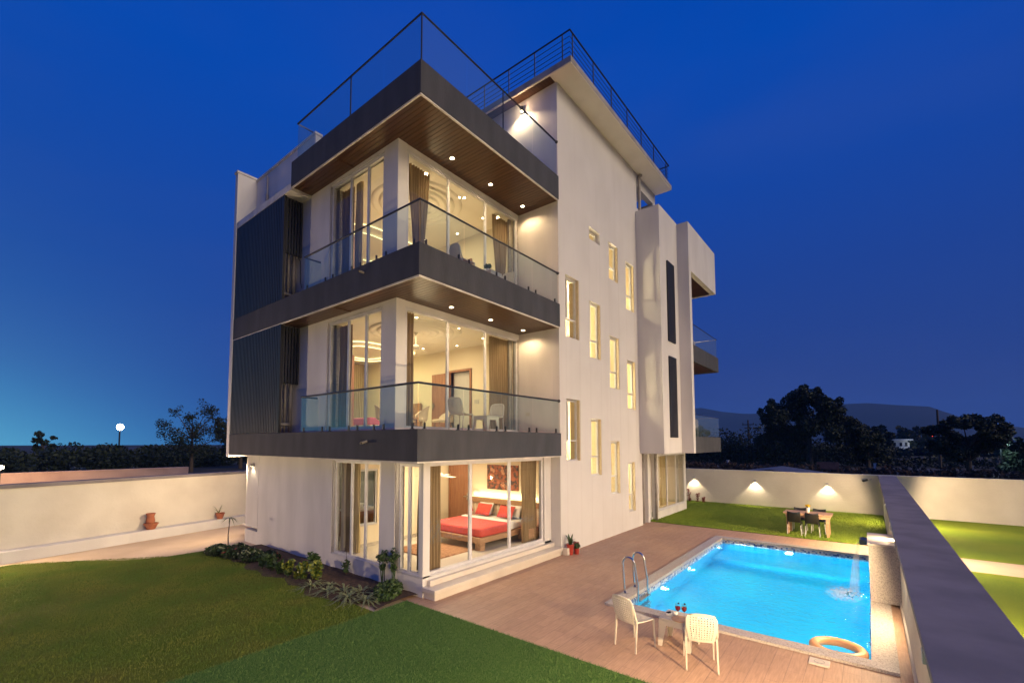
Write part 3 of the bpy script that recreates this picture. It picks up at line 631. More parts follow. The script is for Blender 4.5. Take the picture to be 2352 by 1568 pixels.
# waterfall pillar and spout
t = thing('waterfall_pillar', 'speckled granite block beside the pool carrying a water spout', 'pillar', (12.5, -.1, 0))
obj('block', bx(11.85, 13.2, -.36, .098, .046, 1.13), granite_lt, t, bevel=.004); obj('top_slab', bx(11.83, 13.22, -.358, .115, 1.13, 1.17), marble, t, bevel=.004)
obj('spout', MB().box(12.55, 12.95, .10, .24, 1.0, 1.015).box(12.55, 12.95, .10, .24, 1.085, 1.10).box(12.55, 12.565, .10, .24, 1.015, 1.085).box(12.935, 12.95, .10, .24, 1.015, 1.085), metal, t)
wf = MB(); n = 20
for q in range(4):
    V = []; F = []; xq = 12.58+.115*q
    for i in range(n+1):
        s_ = i/n; y = .235+.13*s_**.6; z = 1.05-(1.05-WZ)*s_**1.3; w = .012+.085*s_**.9
        for k in range(7): u = k/3-1; V.append((xq+.02*math.sin(k+i*.4+q), y+u*w*(1+.08*math.sin(i*.9+q)), z+.01*u))
    for i in range(n):
        for k in range(6): a = i*7+k; F.append((a, a+1, a+8, a+7))
    wf.add(V, F)
obj('falling_water', wf, fall_m, label='thin sheet of water falling from the spout into the pool', cat='water jet', smooth=True)
fm = MB(); V = [(12.65, .42, WZ+.006)]; F = []; NR = 6; NS = 30
for r in range(1, NR+1):
    for k in range(NS):
        a = 2*math.pi*k/NS; q = r/NR*(1+.12*math.sin(3*a)+.08*math.sin(7*a+1)); V.append((12.65+1.15*q*math.cos(a), max(.42+.55*q*math.sin(a), .125), WZ+.006+.012*(1-r/NR)*random.random()))
for k in range(NS): F.append((0, 1+k, 1+(k+1) % NS))
for r in range(NR-1):
    for k in range(NS): a = 1+r*NS; F.append((a+k, a+(k+1) % NS, a+NS+(k+1) % NS, a+NS+k))
obj('foam', fm.add(V, F), foam_m, label='pale foam patch where the falling water lands', cat='foam', kind='stuff', smooth=True)
# swim ring
rg = MB(); cx_, cyy = 9.13, .50; V = []; F = []; NA, NB = 48, 14
for i in range(NA):
    a = 2*math.pi*i/NA
    for k in range(NB):
        b = 2*math.pi*k/NB; rr = .305+.072*math.cos(b); V.append((cx_+rr*math.cos(a), cyy+rr*math.sin(a), WZ+.035+.075*math.sin(b)))
for i in range(NA):
    for k in range(NB): F.append((i*NB+k, ((i+1) % NA)*NB+k, ((i+1) % NA)*NB+(k+1) % NB, i*NB+(k+1) % NB))
t = thing('swim_ring', 'orange swim ring floating in the near corner of the pool', 'swim ring', (cx_, cyy, WZ-.04))
obj('tube', rg.add(V, F), orange, t, smooth=True); obj('valve', MB().lathe([(.012, 0), (.012, .015), (0.001, .018)], (cx_-.305, cyy, WZ+.108), 8), white_pl, t)
t = thing('drain_cover', 'small cream tile cover lying on the deck by the pool rim', 'cover', (8.17, .66, 0))
obj('plate', bx(8.07, 8.28, .55, .79, .005, .035), marble, t, bevel=.006); obj('rim_ring', MB().lathe([(.055, 0), (.06, .003), (.065, 0)], (8.17, .67, .036), 18), granite, t)

# ================================================================== VILLA
VB = Vector((13, 9, 0))
villa = thing('villa', 'tall modern white villa with dark balcony bands and lit glass corner rooms', 'house', VB)
# --- window builder: plane axis, position p (outer face of frame), outward sign s
def window(axis, p, s, a0, a1, z0, z1, mull=(), transoms=(), fr=.06, dep=.07, half=False, name='window'):
    P = (lambda mb, p0, p1, a, b, c, d: mb.box(min(p0, p1), max(p0, p1), a, b, c, d)) if axis == 'x' else (lambda mb, p0, p1, a, b, c, d: mb.box(a, b, min(p0, p1), max(p0, p1), c, d))
    q = p-s*dep; m = MB()
    P(m, p, q, a0, a1, z0, z0+fr); P(m, p, q, a0, a1, z1-fr, z1)
    P(m, p, q, a0, a0+fr, z0+fr, z1-fr); P(m, p, q, a1-fr, a1, z0+fr, z1-fr)
    edges = [a0+fr]+sorted(mull)+[a1-fr]
    for k, u in enumerate(sorted(mull)): P(m, p-s*.012, q+s*.012, u-fr*.62, u+fr*.62, (transoms[0] if half else z0+fr), z1-fr)
    zs = [z0+fr]+list(transoms)+[z1-fr]
    for zt in transoms:
        P(m, p+s*.004, q-s*.004, a0+fr, a1-fr, zt-fr*.6, zt+fr*.6)
    # extra track line round the frame
    P(m, p+s*.018, p+s*.002, a0-.02, a1+.02, z1-.012, z1+.018); P(m, p+s*.03, p+s*.002, a0-.02, a1+.02, z0-.02, z0+.014)
    w = obj(name, m, alu, villa)
    for i in range(len(edges)-1):
        for j in range(len(zs)-1):
            u0, u1, v0, v1 = edges[i]-.01, edges[i+1]+.01, zs[j]-.01, zs[j+1]+.01; pp = p-s*(.028+.016*(i % 2))
            c = [(pp, u0, v0), (pp, u1, v0), (pp, u1, v1), (pp, u0, v1)] if axis == 'x' else [(u0, pp, v0), (u1, pp, v0), (u1, pp, v1), (u0, pp, v1)]
            obj('pane', MB().quad(*c), glass_win, w)
    return w
# --- plinth, slabs, fascia
obj('plinth', bx(6.39, 11.3, 7.09, 15.6, -.03, .385), plaster_out, villa); obj('plinth', bx(17.36, 18.9, 6.95, 9, -.03, .10), plaster_out, villa)
obj('plinth_step', MB().box(6.36, 11.28, 6.70, 7.088, .14, .225).box(6.42, 11.27, 6.76, 7.088, -.03, .14).box(6.50, 11.28, 6.98, 7.088, .225, .33), marble, villa, bevel=.008)
obj('ground_floor_slab', bx(6.6, 11.29, 7.2, 16.5, .39, .405), floor_in, villa)
SL_Z = [(2.75, 3.42), (6.46, 7.16), (10.25, 10.99)]
for i, (a, b) in enumerate(SL_Z):
    yl = 15.78 if i < 2 else 12.13
    obj('floor_slab', MB().box(6.0, 11.29, 6.83, yl, a+.09, b-.03), slab_white, villa)
    f = MB()
    f.box(5.90, 11.28, 6.73, 6.83, a+.03, b); f.box(5.90, 6.00, 6.83, yl, a+.03, b)
    obj('fascia_band', f, dark_plaster, villa, bevel=.006)
    e = MB().box(5.915, 11.28, 6.745, 6.785, a, a+.03).box(5.915, 5.955, 6.785, yl-.01, a, a+.03)
    obj('drip_edge', e, slab_white, villa)
obj('ground_soffit', bx(6.03, 11.28, 6.86, 7.09, 2.765, 2.80), slab_white, villa)
# parapet upstand behind the second fascia and roof edge over the louvres
obj('roof_slab', MB().box(5.90, 11.3, 12.14, 15.79, 10.20, 10.40), slab_white, villa)
# --- timber soffits: real boards running front to back
for i in (1, 2):
    z = SL_Z[i][0]+.012; yl = 12.6 if i == 1 else 12.10
    s = MB(); x = 5.96
    while x < 11.27:
        x2 = min(x+.100, 11.275); s.box(x, x2, 6.79, 8.19 if x > 6.5 else yl, z, z+.02); x += .111
    obj('timber_soffit', s, soffit_wood, villa)
obj('soffit_trim', MB().box(6.03, 6.49, 9.96, 9.99, 6.452, 6.472).box(6.03, 6.49, 9.96, 9.99, 10.242, 10.262), soffit_wood, villa)
def downlight(x, y, z, lb, group, e=46, spot=120, parent=None, glow=lampglow, r=.06):
    t = thing('downlight', lb, 'ceiling light', (x, y, z), group)
    obj('lens', MB().lathe([(0.001, -.008), (r*.8, -.008), (r*.85, -.004)], (x, y, z), 16), glow, t)
    obj('rim', MB().lathe([(r*.85, -.006), (r*1.2, -.012), (r*1.3, .002)], (x, y, z), 18), steel, t)
    if e: light('downlight_spot', 'SPOT', (x, y, z-.03), e, WARM, (0, 0, -1), .04, spot, .5, parent=t)
    return t
for zi, z, nm in ((1, 6.47, 'lower'), (2, 10.26, 'upper')):
    for x, pos in ((7.85, 'nearest the corner column'), (9.36, 'in the middle of the row'), (10.87, 'nearest the white side wall')):
        downlight(x, 7.75, z, 'bright recessed light in the %s timber soffit, %s' % (nm, pos), 'recessed lights in the timber soffits', 62, 150)
# --- outer walls of the corner rooms
obj('wall', wall_mb('x', 6.39, 6.58, 7.09, 14.70, .385, 2.76, [(7.17, 8.02, .39, 2.70), (8.52, 10.53, .39, 2.72)]), plaster_out, villa)
obj('wall', MB().box(10.94, 11.29, 7.09, 7.25, .33, 2.76), plaster_out, villa)
obj('wall', MB().box(6.39, 6.6, 14.72, 15.60, .5, 2.76).box(6.6, 11.3, 15.45, 15.6, .4, 2.76), plaster_out, villa)
for z0, z1 in ((3.39, 6.47), (7.13, 10.27)):
    obj('wall', wall_mb('x', 6.50, 6.68, 8.20, 15.78, z0, z1, [(8.70, 11.09, z0+.08, z1-.10)]), plaster_out, villa)
    obj('wall', MB().box(6.682, 6.77, 8.20, 8.42, z0, z1).box(6.502, 6.77, 8.18, 8.20, z0, z1).box(6.77, 11.28, 8.20, 8.36, z1-.14, z1).box(6.77, 11.28, 8.2, 8.36, z0, z0+.06), plaster_out, villa)
    window('x', 6.53, -1, 8.71, 11.02, z0+.10, z1-.13, (9.39, 10.15)); window('y', 8.20, -1, 6.78, 11.18, z0+.09, z1-.16, (8.2, 9.69))
    obj('stone_jamb', MB().box(6.52, 6.67, 11.03, 11.085, z0+.08, z1-.10).box(6.70, 6.86, 10.95, 11.12, z0+.08, z1-.1), granite, villa)
    obj('stone_jamb', MB().box(11.19, 11.275, 8.205, 8.36, z0+.06, z1-.14).box(11.02, 11.16, 8.38, 8.44, z0+.06, z1-.1), granite, villa)
# ground-floor glass corner
window('y', 7.12, -1, 6.40, 10.90, .40, 2.73, (7.89, 9.38), fr=.075); window('x', 6.42, -1, 7.20, 7.90, .40, 2.70, (7.58,)); window('x', 6.42, -1, 8.54, 10.42, .40, 2.71, (9.15, 9.72))
obj('corner_post', bx(6.392, 6.47, 7.092, 7.20, .40, 2.75), alu, villa)
obj('stone_jamb', MB().box(6.41, 6.57, 7.905, 8.015, .40, 2.70).box(6.41, 6.57, 10.43, 10.525, .4, 2.72).box(10.905, 10.938, 7.13, 7.25, .4, 2.74), granite, villa)
# --- left-hand fin, louvres, pipes, parapet
obj('end_fin', bx(5.885, 6.62, 15.79, 15.98, 2.70, 12.12), plaster, villa, bevel=.01)
obj('fin_cap', bx(5.86, 6.70, 15.77, 16.02, 12.12, 12.19), slab_white, villa)
obj('parapet', MB().box(6.50, 6.68, 11.95, 15.785, 10.405, 12.06), plaster, villa); obj('parapet_cap', MB().box(6.47, 6.71, 11.93, 15.765, 12.06, 12.13), slab_white, villa)
for z0, z1 in ((3.42, 6.47), (7.16, 10.20)):
    m = MB(); y = 12.58
    while y < 15.70: m.box(5.905, 5.965, y, y+.062, z0+.01, z1-.01); y += .104
    obj('louvre_screen', m, louvre_m, villa)
    m = MB().box(5.967, 5.985, 12.56, 15.76, z0+.3, z0+.34).box(5.967, 5.985, 12.56, 15.76, z0+1.5, z0+1.54).box(5.967, 5.985, 12.56, 15.76, z1-.3, z1-.26).box(5.91, 5.98, 12.52, 12.56, z0, z1)
    obj('louvre_rail', m, metal, villa)
    m = MB()
    for k in range(6): m.box(5.99+k*.085, 6.045+k*.085, 12.53, 12.57, z1-1.65, z1-.03)
    m.box(5.99, 6.49, 12.575, 12.60, z1-1.66, z1-1.60)
    obj('return_louvre', m, louvre_m, villa)
    m = MB()
    for k, xx in enumerate((6.06, 6.2, 6.36)): m.tube([(xx, 12.75, z0), (xx, 12.75, z1-.02)], (.05, .035, .05)[k], 9)
    m.tube([(6.36, 12.75, z0+.25), (6.2, 12.72, z0+.25), (6.06, 12.75, z0+.25)], .05, 8)
    obj('waste_pipe', m, pvc, villa, smooth=True)
obj('cable', MB().tube([(6.02, 12.52, 8.62), (6.1, 12.5, 8.5), (6.3, 12.5, 8.56), (6.42, 12.49, 8.4), (6.43, 12.48, 7.8), (6.46, 12.46, 7.62)], .012, 5), black, villa)
obj('roof_pipe', MB().tube([(6.46, 14.9, 10.42), (6.46, 14.9, 11.3)], .045, 8).tube([(6.46, 14.9, 11.3), (6.46, 14.9, 11.9)], .02, 6), pvc, villa)
obj('spout_pipe', MB().tube([(5.99, 8.42, 3.20), (5.70, 8.30, 3.14)], .03, 9, cap=False), pvc, villa)
obj('spout_pipe', MB().tube([(5.99, 8.62, 6.98), (5.74, 8.55, 6.95)], .025, 9, cap=False), pvc, villa)
# --- glass railings
def railing(zf, zt, yl, joints_x, joints_y, heavy=(), ch=.12):
    xr, yr = 5.965, 6.79
    r = MB().tube([(6.42, yl, zt), (xr, yl, zt), (xr, yr, zt), (11.27, yr, zt)], .024, 10); r.tube([(11.26, yr, zt), (11.285, yr, zt)], .045, 10)
    rl = obj('railing', r, metal, villa)
    js = [xr+.012]+joints_x+[11.26]
    for a, b in zip(js, js[1:]): obj('glass_panel', MB().quad((a+.006, yr, zf+.03), (b-.006, yr, zf+.03), (b-.006, yr, zt-.015), (a+.006, yr, zt-.015)), glass_rail, rl)
    js = [yr+.012]+joints_y+[yl-.01]
    for a, b in zip(js, js[1:]): obj('glass_panel', MB().quad((xr, a+.006, zf+.03), (xr, b-.006, zf+.03), (xr, b-.006, zt-.015), (xr, a+.006, zt-.015)), glass_rail, rl)
    obj('glass_panel', MB().quad((xr+.02, yl, zf+.03), (6.46, yl, zf+.03), (6.46, yl, zt-.015), (xr+.02, yl, zt-.015)), glass_rail, rl)
    c = []
    js = [xr]+joints_x+[11.27]
    for a, b in zip(js, js[1:]):
        for u in (a+.17, b-.17): c.append((u, yr))
    js = [yr]+joints_y+[yl]
    for a, b in zip(js, js[1:]):
        for u in (a+.17, b-.17): c.append((xr, u))
    for u, v in c: obj('clamp', MB().box(u-.013, u+.013, v-.020, v+.020, zf-.0, zf+ch).box(u-.03, u+.03, v-.03, v+.03, zf-.0, zf+.012), metal, rl)
    for (x, y) in heavy: obj('joint_post', MB().box(x-.012, x+.012, y-.012, y+.012, zf+.03, zt-.02), metal, rl)
    return rl
railing(3.425, 4.34, 11.38, [7.27, 8.60, 9.95], [8.05, 9.0, 10.15])
railing(7.165, 8.08, 11.38, [7.27, 8.60, 9.95], [8.05, 9.0, 10.15])
railing(10.995, 12.06, 11.95, [7.35, 8.70, 10.0], [8.05, 9.35, 10.6], heavy=((5.965, 6.79), (8.70, 6.79), (5.965, 9.35)), ch=.05)
obj('balcony_floor', MB().box(6.0, 11.28, 6.83, 8.18, 3.39, 3.40).box(6.0, 6.5, 8.18, 15.7, 3.39, 3.40).box(6.0, 11.28, 6.83, 8.18, 7.13, 7.14).box(6.0, 6.5, 8.18, 15.7, 7.13, 7.14).box(6.0, 11.28, 6.83, 12.1, 10.96, 10.97), terracotta, villa)
# --- stair block with its staggered windows
WIN = [(11.68, 12.52, 6.31, 8.19), (11.67, 12.51, 2.61, 4.45), (13.20, 13.99, 5.90, 7.76), (13.17, 13.94, 2.10, 3.92), (14.69, 15.47, 8.91, 10.23), (14.65, 15.45, 5.04, 6.88),
       (14.61, 15.37, 1.39, 3.20), (16.14, 16.92, 8.15, 9.98), (16.12, 16.90, 4.39, 6.22), (16.07, 16.70, .64, 2.43)]
obj('stair_block_wall', wall_mb('y', 6.78, 7.0, 11.30, 17.36, -.03, 13.96, WIN+[(13.24, 14.02, 9.83, 10.24)]), white_wall, villa)
obj('stair_block_wall', MB().box(11.302, 11.46, 7.002, 12.5, -.03, 13.96).box(17.18, 17.358, 7.002, 9.98, -.03, 13.96).box(11.462, 17.178, 9.9, 10.05, 0, 13.9), plaster_out, villa)
for (a, b, c, d) in WIN:
    zt = c+(.50 if d-c < 1.5 else .60)
    window('y', 6.885, -1, a+.004, b-.05, c+.008, d-.035, (a+(b-a)*.34,), (zt,), fr=.032, half=True)
    obj('stone_jamb', MB().box(b-.045, b-.003, 6.79, 6.88, c+.004, d-.004).box(b-.045, b-.003, 6.887, 7.11, c+.004, d-.004), granite_gold, villa)
window('y', 6.92, -1, 13.25, 13.99, 9.84, 10.20, (), (), fr=.03)
obj('stone_jamb', bx(13.98, 14.018, 6.93, 7.2, 9.832, 10.238), granite_gold, villa)
# lit stair hall inside
st = MB(); st.box(11.47, 17.17, 7.02, 9.0, 13.7, 13.72).box(11.462, 11.48, 7.01, 8.9, 0, 13.7).box(17.15, 17.17, 7.01, 8.9, 0, 13.7).box(11.49, 17.14, 8.86, 8.89, 0, 13.7)
obj('stair_hall', st, stair_cream, villa)
for k, z in enumerate((1.9, 3.6, 5.4, 7.2, 9.0)):
    for x in (12.9, 15.3): light('stair_light', 'POINT', (x+.5*(k % 2), 8.1, z), 130, (1, .80, .46), size=.02, parent=villa)
# roof slab over the stair block
obj('roof_slab', MB().box(10.96, 19.57, 6.11, 13.5, 13.975, 14.17), roof_white, villa, bevel=.006)
obj('roof_edge', MB().box(10.955, 19.575, 6.10, 6.109, 14.0, 14.172).box(10.95, 10.959, 6.10, 13.5, 14.0, 14.172), concrete_edge, villa)
m = MB(); y = 6.84
while y < 12.9: m.box(11.02, 11.29, y, y+.098, 13.952, 13.972); y += .104
obj('timber_soffit', m, soffit_wood, villa)
rr = MB().tube([(11.02, 13.3, 15.02), (11.02, 6.16, 15.02), (19.45, 6.16, 15.02), (19.45, 9.5, 15.02)], .028, 8)
rl = obj('roof_railing', rr, metal, villa)
for z in (14.38, 14.52, 14.68, 14.85): obj('rail_bar', MB().tube([(11.04, 13.3, z), (11.04, 6.18, z), (19.43, 6.18, z), (19.43, 9.5, z)], .010, 6), metal, rl)
for x, y in [(11.04, 6.42), (11.04, 7.39), (11.04, 8.38), (11.04, 9.4), (11.04, 10.5), (11.04, 11.6), (11.2, 6.18), (12.5, 6.18), (13.8, 6.18), (15.1, 6.18), (16.4, 6.18), (17.7, 6.18), (19.15, 6.18), (19.43, 6.9), (19.43, 8.2)]:
    obj('post', MB().tube([(x, y, 14.17), (x, y, 15.0)], .018, 6).tube([(x, y, 14.17), (x, y, 14.18)], .04, 8), metal, rl)
# beam, pier and pipe between stair block and tower
obj('roof_beam', bx(17.362, 19.48, 6.79, 7.0, 13.47, 13.97), plaster, villa); obj('roof_pier', bx(19.2, 19.48, 6.79, 9.5, 12.2, 13.469), plaster, villa); obj('roof_parapet', bx(17.9, 19.199, 7.02, 7.14, 12.2, 12.85), plaster, villa); obj('roof_pier', bx(17.362, 17.6, 9.4, 9.8, 12.2, 13.97), plaster, villa)
obj('rain_pipe', MB().tube([(17.46, 6.70, 12.31), (17.46, 6.70, 13.85)], .055, 10).tube([(17.46, 6.70, 13.85), (17.62, 6.68, 13.93)], .06, 8), pvc, villa)
# --- tower with vertical louvres and the hooded end
obj('tower', MB().box(17.362, 19.3, 5.86, 6.779, 2.73, 12.31).box(17.362, 19.3, 6.781, 10, 2.73, 12.2).box(17.2, 17.36, 5.862, 6.775, 2.732, 12.308), plaster, villa)
obj('tower_fin', MB().box(19.302, 19.60, 5.41, 10, 2.73, 12.28), plaster, villa)
obj('hood', MB().box(19.602, 23.55, 5.412, 5.62, 10.27, 12.28).box(19.602, 23.55, 5.62, 9, 12.10, 12.27).box(23.35, 23.55, 5.62, 9, 10.27, 12.1), plaster, villa)
m = MB(); x = 19.62
while x < 23.33: m.box(x, x+.098, 5.63, 9, 10.275, 10.295); x += .104
obj('timber_soffit', m, soffit_wood, villa)
for z0, z1 in ((3.35, 6.51), (7.11, 10.30)):
    m = MB(); x = 17.90
    while x < 18.72: m.box(x, x+.06, 5.80, 5.855, z0, z1); x += .105
    m.box(17.89, 18.77, 5.8552, 5.859, z0, z1); obj('louvre_strip', m, louvre_m, villa)
obj('rear_wall', MB().box(19.602, 23.4, 7.6, 7.8, 2.73, 12.0), plaster, villa)
for z0, z1, zt in ((2.73, 3.40, 4.32), (6.50, 7.19, 8.08)):
    obj('rear_balcony', MB().box(19.602, 23.68, 5.412, 5.50, z0, z1).box(23.58, 23.68, 5.50, 7.6, z0, z1).box(19.602, 23.58, 5.5, 7.6, z0+.06, z1-.03), dark_plaster, villa)
    if z0 > 3:
        m = MB(); x = 19.62
        while x < 23.5: m.box(x, x+.098, 5.51, 7.6, z0+.03, z0+.05); x += .104
        obj('timber_soffit', m, soffit_wood, villa)
    rb = obj('rear_railing', MB().tube([(19.61, 5.455, zt), (23.62, 5.455, zt), (23.62, 7.55, zt)], .02, 8), steel, villa)
    for a, b in ((19.62, 20.95), (20.97, 22.3), (22.32, 23.6)): obj('glass_panel', MB().quad((a, 5.455, z1+.02), (b, 5.455, z1+.02), (b, 5.455, zt-.015), (a, 5.455, zt-.015)), glass_rail, rb)
    obj('glass_panel', MB().quad((23.62, 5.48, z1+.02), (23.62, 7.5, z1+.02), (23.62, 7.5, zt-.015), (23.62, 5.48, zt-.015)), glass_rail, rb)
    window('y', 7.59, -1, 19.9, 23.1, z1+.06, z1+2.6, (21.5,))
    light('rear_room_light', 'AREA', (21.5, 7.2, z1+2.9), 45, WARM, (0, -.3, -1), 1.2, parent=villa)
# --- ground floor at the back
obj('rear_wall', MB().box(17.362, 18.93, 7.02, 7.2, -.03, 2.73).box(18.93, 22.86, 6.80, 7.0, -.03, .33).box(18.93, 19.12, 6.80, 7.0, .33, 2.73).box(22.66, 22.86, 6.80, 7.0, .33, 2.73).box(19.12, 22.66, 6.8, 7.0, 2.66, 2.73).box(22.70, 22.86, 7.0, 10, -.03, 2.73).box(18.0, 18.2, 6.8, 7.02, -.03, 2.73), plaster, villa)
window('y', 6.81, -1, 19.13, 22.65, .34, 2.65, (20.3, 21.5), fr=.07)
obj('stone_jamb', bx(22.2, 22.5, 7.02, 7.1, .34, 2.65), granite, villa)
obj('rain_pipe', MB().tube([(17.75, 6.9, 0), (17.75, 6.9, 2.72)], .05, 9).tube([(18.72, 6.74, -.02), (18.72, 6.74, 2.72)], .055, 9), pvc, villa, smooth=True)
rm = MB().box(19.13, 22.6, 10.2, 10.25, .3, 2.7).box(19.13, 22.6, 7.0, 10.2, .30, .33).box(19.13, 22.6, 7.02, 10.2, 2.70, 2.725).box(18.95, 19.1, 7.02, 10.2, .3, 2.7)
obj('rear_room', rm, interior, villa)
light('rear_room_light', 'AREA', (20.9, 8.8, 2.6), 60, WARM, (0, 0, -1), 1.4, parent=villa)
def curtain(name_label, axis, p, a0, a1, z0, z1, m, tie=0, pinch=None, waves=None, group='curtains in the villa windows', cat='curtain'):
    """pleated curtain; tie narrows it towards the foot around pinch"""
    mb = MB(); nu = max(24, int(abs(a1-a0)/.012)); nv = 14; w = waves or max(4, int(abs(a1-a0)/.085)); V = []; F = []
    c = pinch if pinch is not None else (a0+a1)/2
    for j in range(nv+1):
        v = j/nv; z = z1+(z0-z1)*v; k = 1-tie*min(1, v/.8)**1.3*(1 if v < .9 else .85)
        for i in range(nu+1):
            u = a0+(a1-a0)*i/nu; uu = c+(u-c)*k
            pp = p+.035*math.sin(i/nu*w*2*math.pi+.5*math.sin(v*4+i*.3))*(1+.4*v)+.012*math.sin(i*.9+v*7)
            V.append((pp, uu, z) if axis == 'x' else (uu, pp, z))
    for j in range(nv):
        for i in range(nu): a = j*(nu+1)+i; F.append((a, a+1, a+nu+2, a+nu+1))
    return obj('curtain', mb.add(V, F), m, label=name_label, cat=cat, group=group, smooth=True)
curtain('gold curtain in the rear ground-floor window', 'y', 7.15, 20.45, 21.15, .38, 2.62, curtain_y)

# --- interiors --------------------------------------------------------------
def ceiling_rose(c, r):
    prof = []; n = 6
    for k in range(n):
        a = r*(1-k/n); b = r*(1-(k+1)/n)
        prof += [(a, 0), (a-.02*r, -.05), ((a+b)/2, -.035), (b+.02, -.012)]
    prof.append((.001, -.02)); return MB().lathe(prof, c, 48)
def fan(x, y, z, lb):
    t = thing('ceiling_fan', lb, 'fan', (x, y, z-.5), 'ceiling fans'); m = MB().lathe([(.001, 0), (.07, -.01), (.03, -.08), (.014, -.1), (.014, -.36), (.09, -.40), (.13, -.44), (.12, -.5), (.001, -.52)], (x, y, z), 18)
    obj('motor', m, white_pl, t, smooth=True)
    for k in range(3):
        a = k*2.094+.4; d = Vector((math.cos(a), math.sin(a), 0)); s = Vector((-d.y, d.x, .12)); c = Vector((x, y, z-.46))
        obj('blade', MB().add([c+d*.12+s*.035, c+d*.12-s*.035, c+d*.62-s*.065, c+d*.64+s*.055], [(0, 1, 2, 3)]), white_pl, t, solid=.008)
    return t
def armchair(loc, rz, lb):
    x, y, z = loc; t = thing('armchair', lb, 'armchair', (0, 0, 0), 'padded armchairs in the rooms')
    m = MB(); V = []; F = []
    for i in range(15):
        a = math.pi*.5+math.pi*(i/14)*1.0; h = .40+.40*math.sin(math.pi*i/14)**.8
        for rr, zz in ((.30, .38), (.34, h*.6+.28), (.36, h+.02), (.31, h), (.27, .42)): V.append((rr*math.cos(a), rr*math.sin(a), zz))
    for i in range(14):
        for k in range(4): q = i*5+k; F.append((q, q+5, q+6, q+1))
    obj('backrest', m.add(V, F), pad_m, t, smooth=True); obj('seat', MB().box(-.24, .30, -.27, .27, .34, .44), pad_m, t, bevel=.04)
    for sx, sy in ((-.2, -.22), (-.2, .22), (.25, -.22), (.25, .22)): obj('leg', MB().tube([(sx*.85, sy*.85, .34), (sx, sy, 0)], [.02, .011], 7), wood, t)
    t.location = loc; t.rotation_euler = (0, 0, rz); return t
def upper_room(z0, z1, lvl):
    obj('room_floor', bx(6.7, 11.13, 8.38, 16, z0, z0+.03), floor_in, villa)
    obj('ceiling', bx(6.69, 11.29, 8.37, 16, z1, z1+.03), ceil_m, villa)
    rw = wall_mb('x', 11.15, 11.25, 8.37, 16, z0, z1, [(10.11, 10.99, z0, z0+2.12)]); rw.box(6.7, 11.15, 15.9, 16, z0, z1)
    obj('room_wall', rw, interior, villa)
    obj('ceiling_rose', ceiling_rose((8.6, 9.92, z1), 1.32), ceil_m, villa, smooth=True)
    # cove lines in the deeper ceiling
    cv = MB()
    def loop(cx, cy_, rx, ry, z, w=.05):
        pts = []
        for k in range(40):
            a = k*2*math.pi/40; ca, sa = math.cos(a), math.sin(a); pts.append((cx+rx*math.copysign(abs(ca)**.45, ca), cy_+ry*math.copysign(abs(sa)**.45, sa), z))
        cv.tube(pts+[pts[0]], w/2, 6, cap=False)
    loop(9.35, 13.5, .95, 1.0, z1-.05, .03); loop(9.35, 13.5, 1.4, 1.5, z1-.03, .03)
    obj('cove_light', cv, stripglow, villa)
    light('room_light', 'AREA', (8.9, 10.4, z1-.12), 100, (1, .76, .44), (0, 0, -1), 2.4, parent=villa)
    light('room_light', 'AREA', (9.2, 13.4, z1-.14), 100, (1, .84, .42), (0, 0, -1), 1.8, parent=villa)
    light('room_glow', 'POINT', (9.0, 10.2, z0+1.3), 40, (1, .78, .46), size=.5, parent=villa)
    # wardrobe, door and door frame
    obj('door_frame', MB().box(11.10, 11.27, 10.04, 10.11, z0+.03, z0+2.19).box(11.10, 11.27, 10.99, 11.06, z0+.03, z0+2.19).box(11.10, 11.27, 10.11, 10.99, z0+2.12, z0+2.19), door_wood, villa)
    dl = obj('door', bx(11.07, 11.11, 11.03, 11.88, z0+.04, z0+2.12), door_wood, villa); obj('handle', MB().box(11.02, 11.065, 11.70, 11.82, z0+1.0, z0+1.03).box(11.055, 11.068, 11.78, 11.83, z0+.9, z0+1.12), steel, dl)
    obj('far_hall', MB().box(13.0, 13.1, 9.9, 12, z0, z1).box(11.27, 13.1, 12, 12.1, z0, z1).box(11.27, 13.1, 9.78, 9.88, z0+.2, z1), interior, villa)
    light('hall_light', 'POINT', (12.1, 10.6, z1-.5), 16, WARM, size=.2, parent=villa)
    obj('hall_window', bx(12.98, 12.99, 10.15, 11.0, z0+.5, z0+1.9), metal, villa)
    tw = thing('wardrobe', 'tall brown wooden wardrobe beside the %s left window' % lvl, 'wardrobe', (7.5, 12.5, z0+.03), 'wardrobes in the corner rooms')
    obj('body', MB().box(6.75, 8.15, 12.30, 12.95, z0+.03, z1-.45), door_wood, tw); obj('door', MB().box(8.155, 8.175, 12.32, 12.93, z0+.06, z0+1.9), door_wood, tw); obj('door', MB().box(8.155, 8.175, 12.32, 12.93, z0+1.93, z1-.48), door_wood, tw)
    curtain('gold curtain hanging at the back of the %s room' % lvl, 'y', 15.8, 10.1, 11.0, z0+.05, z1-.02, curtain_y)
    fan(8.6, 9.92, z1, 'white ceiling fan under the ringed ceiling of the %s room' % lvl)
    for k, (x, y) in enumerate(((7.6, 8.75), (9.1, 8.7), (10.45, 8.95), (10.7, 10.3), (10.3, 11.5), (7.3, 11.2))):
        downlight(x, y, z1-.001, 'small ceiling spotlight of the %s room, number %s along its edge' % (lvl, ('one', 'two', 'three', 'four', 'five', 'six')[k]), 'ceiling spotlights inside the rooms', 12 if k in (3, 4) else 0, 70, r=.048)
    obj('switch_plate', MB().box(11.135, 11.148, 9.72, 9.92, z0+1.0, z0+1.13), white_pl, villa); obj('switch_plate', MB().box(11.135, 11.148, 9.2, 9.3, z0+1.0, z0+1.09), white_pl, villa)
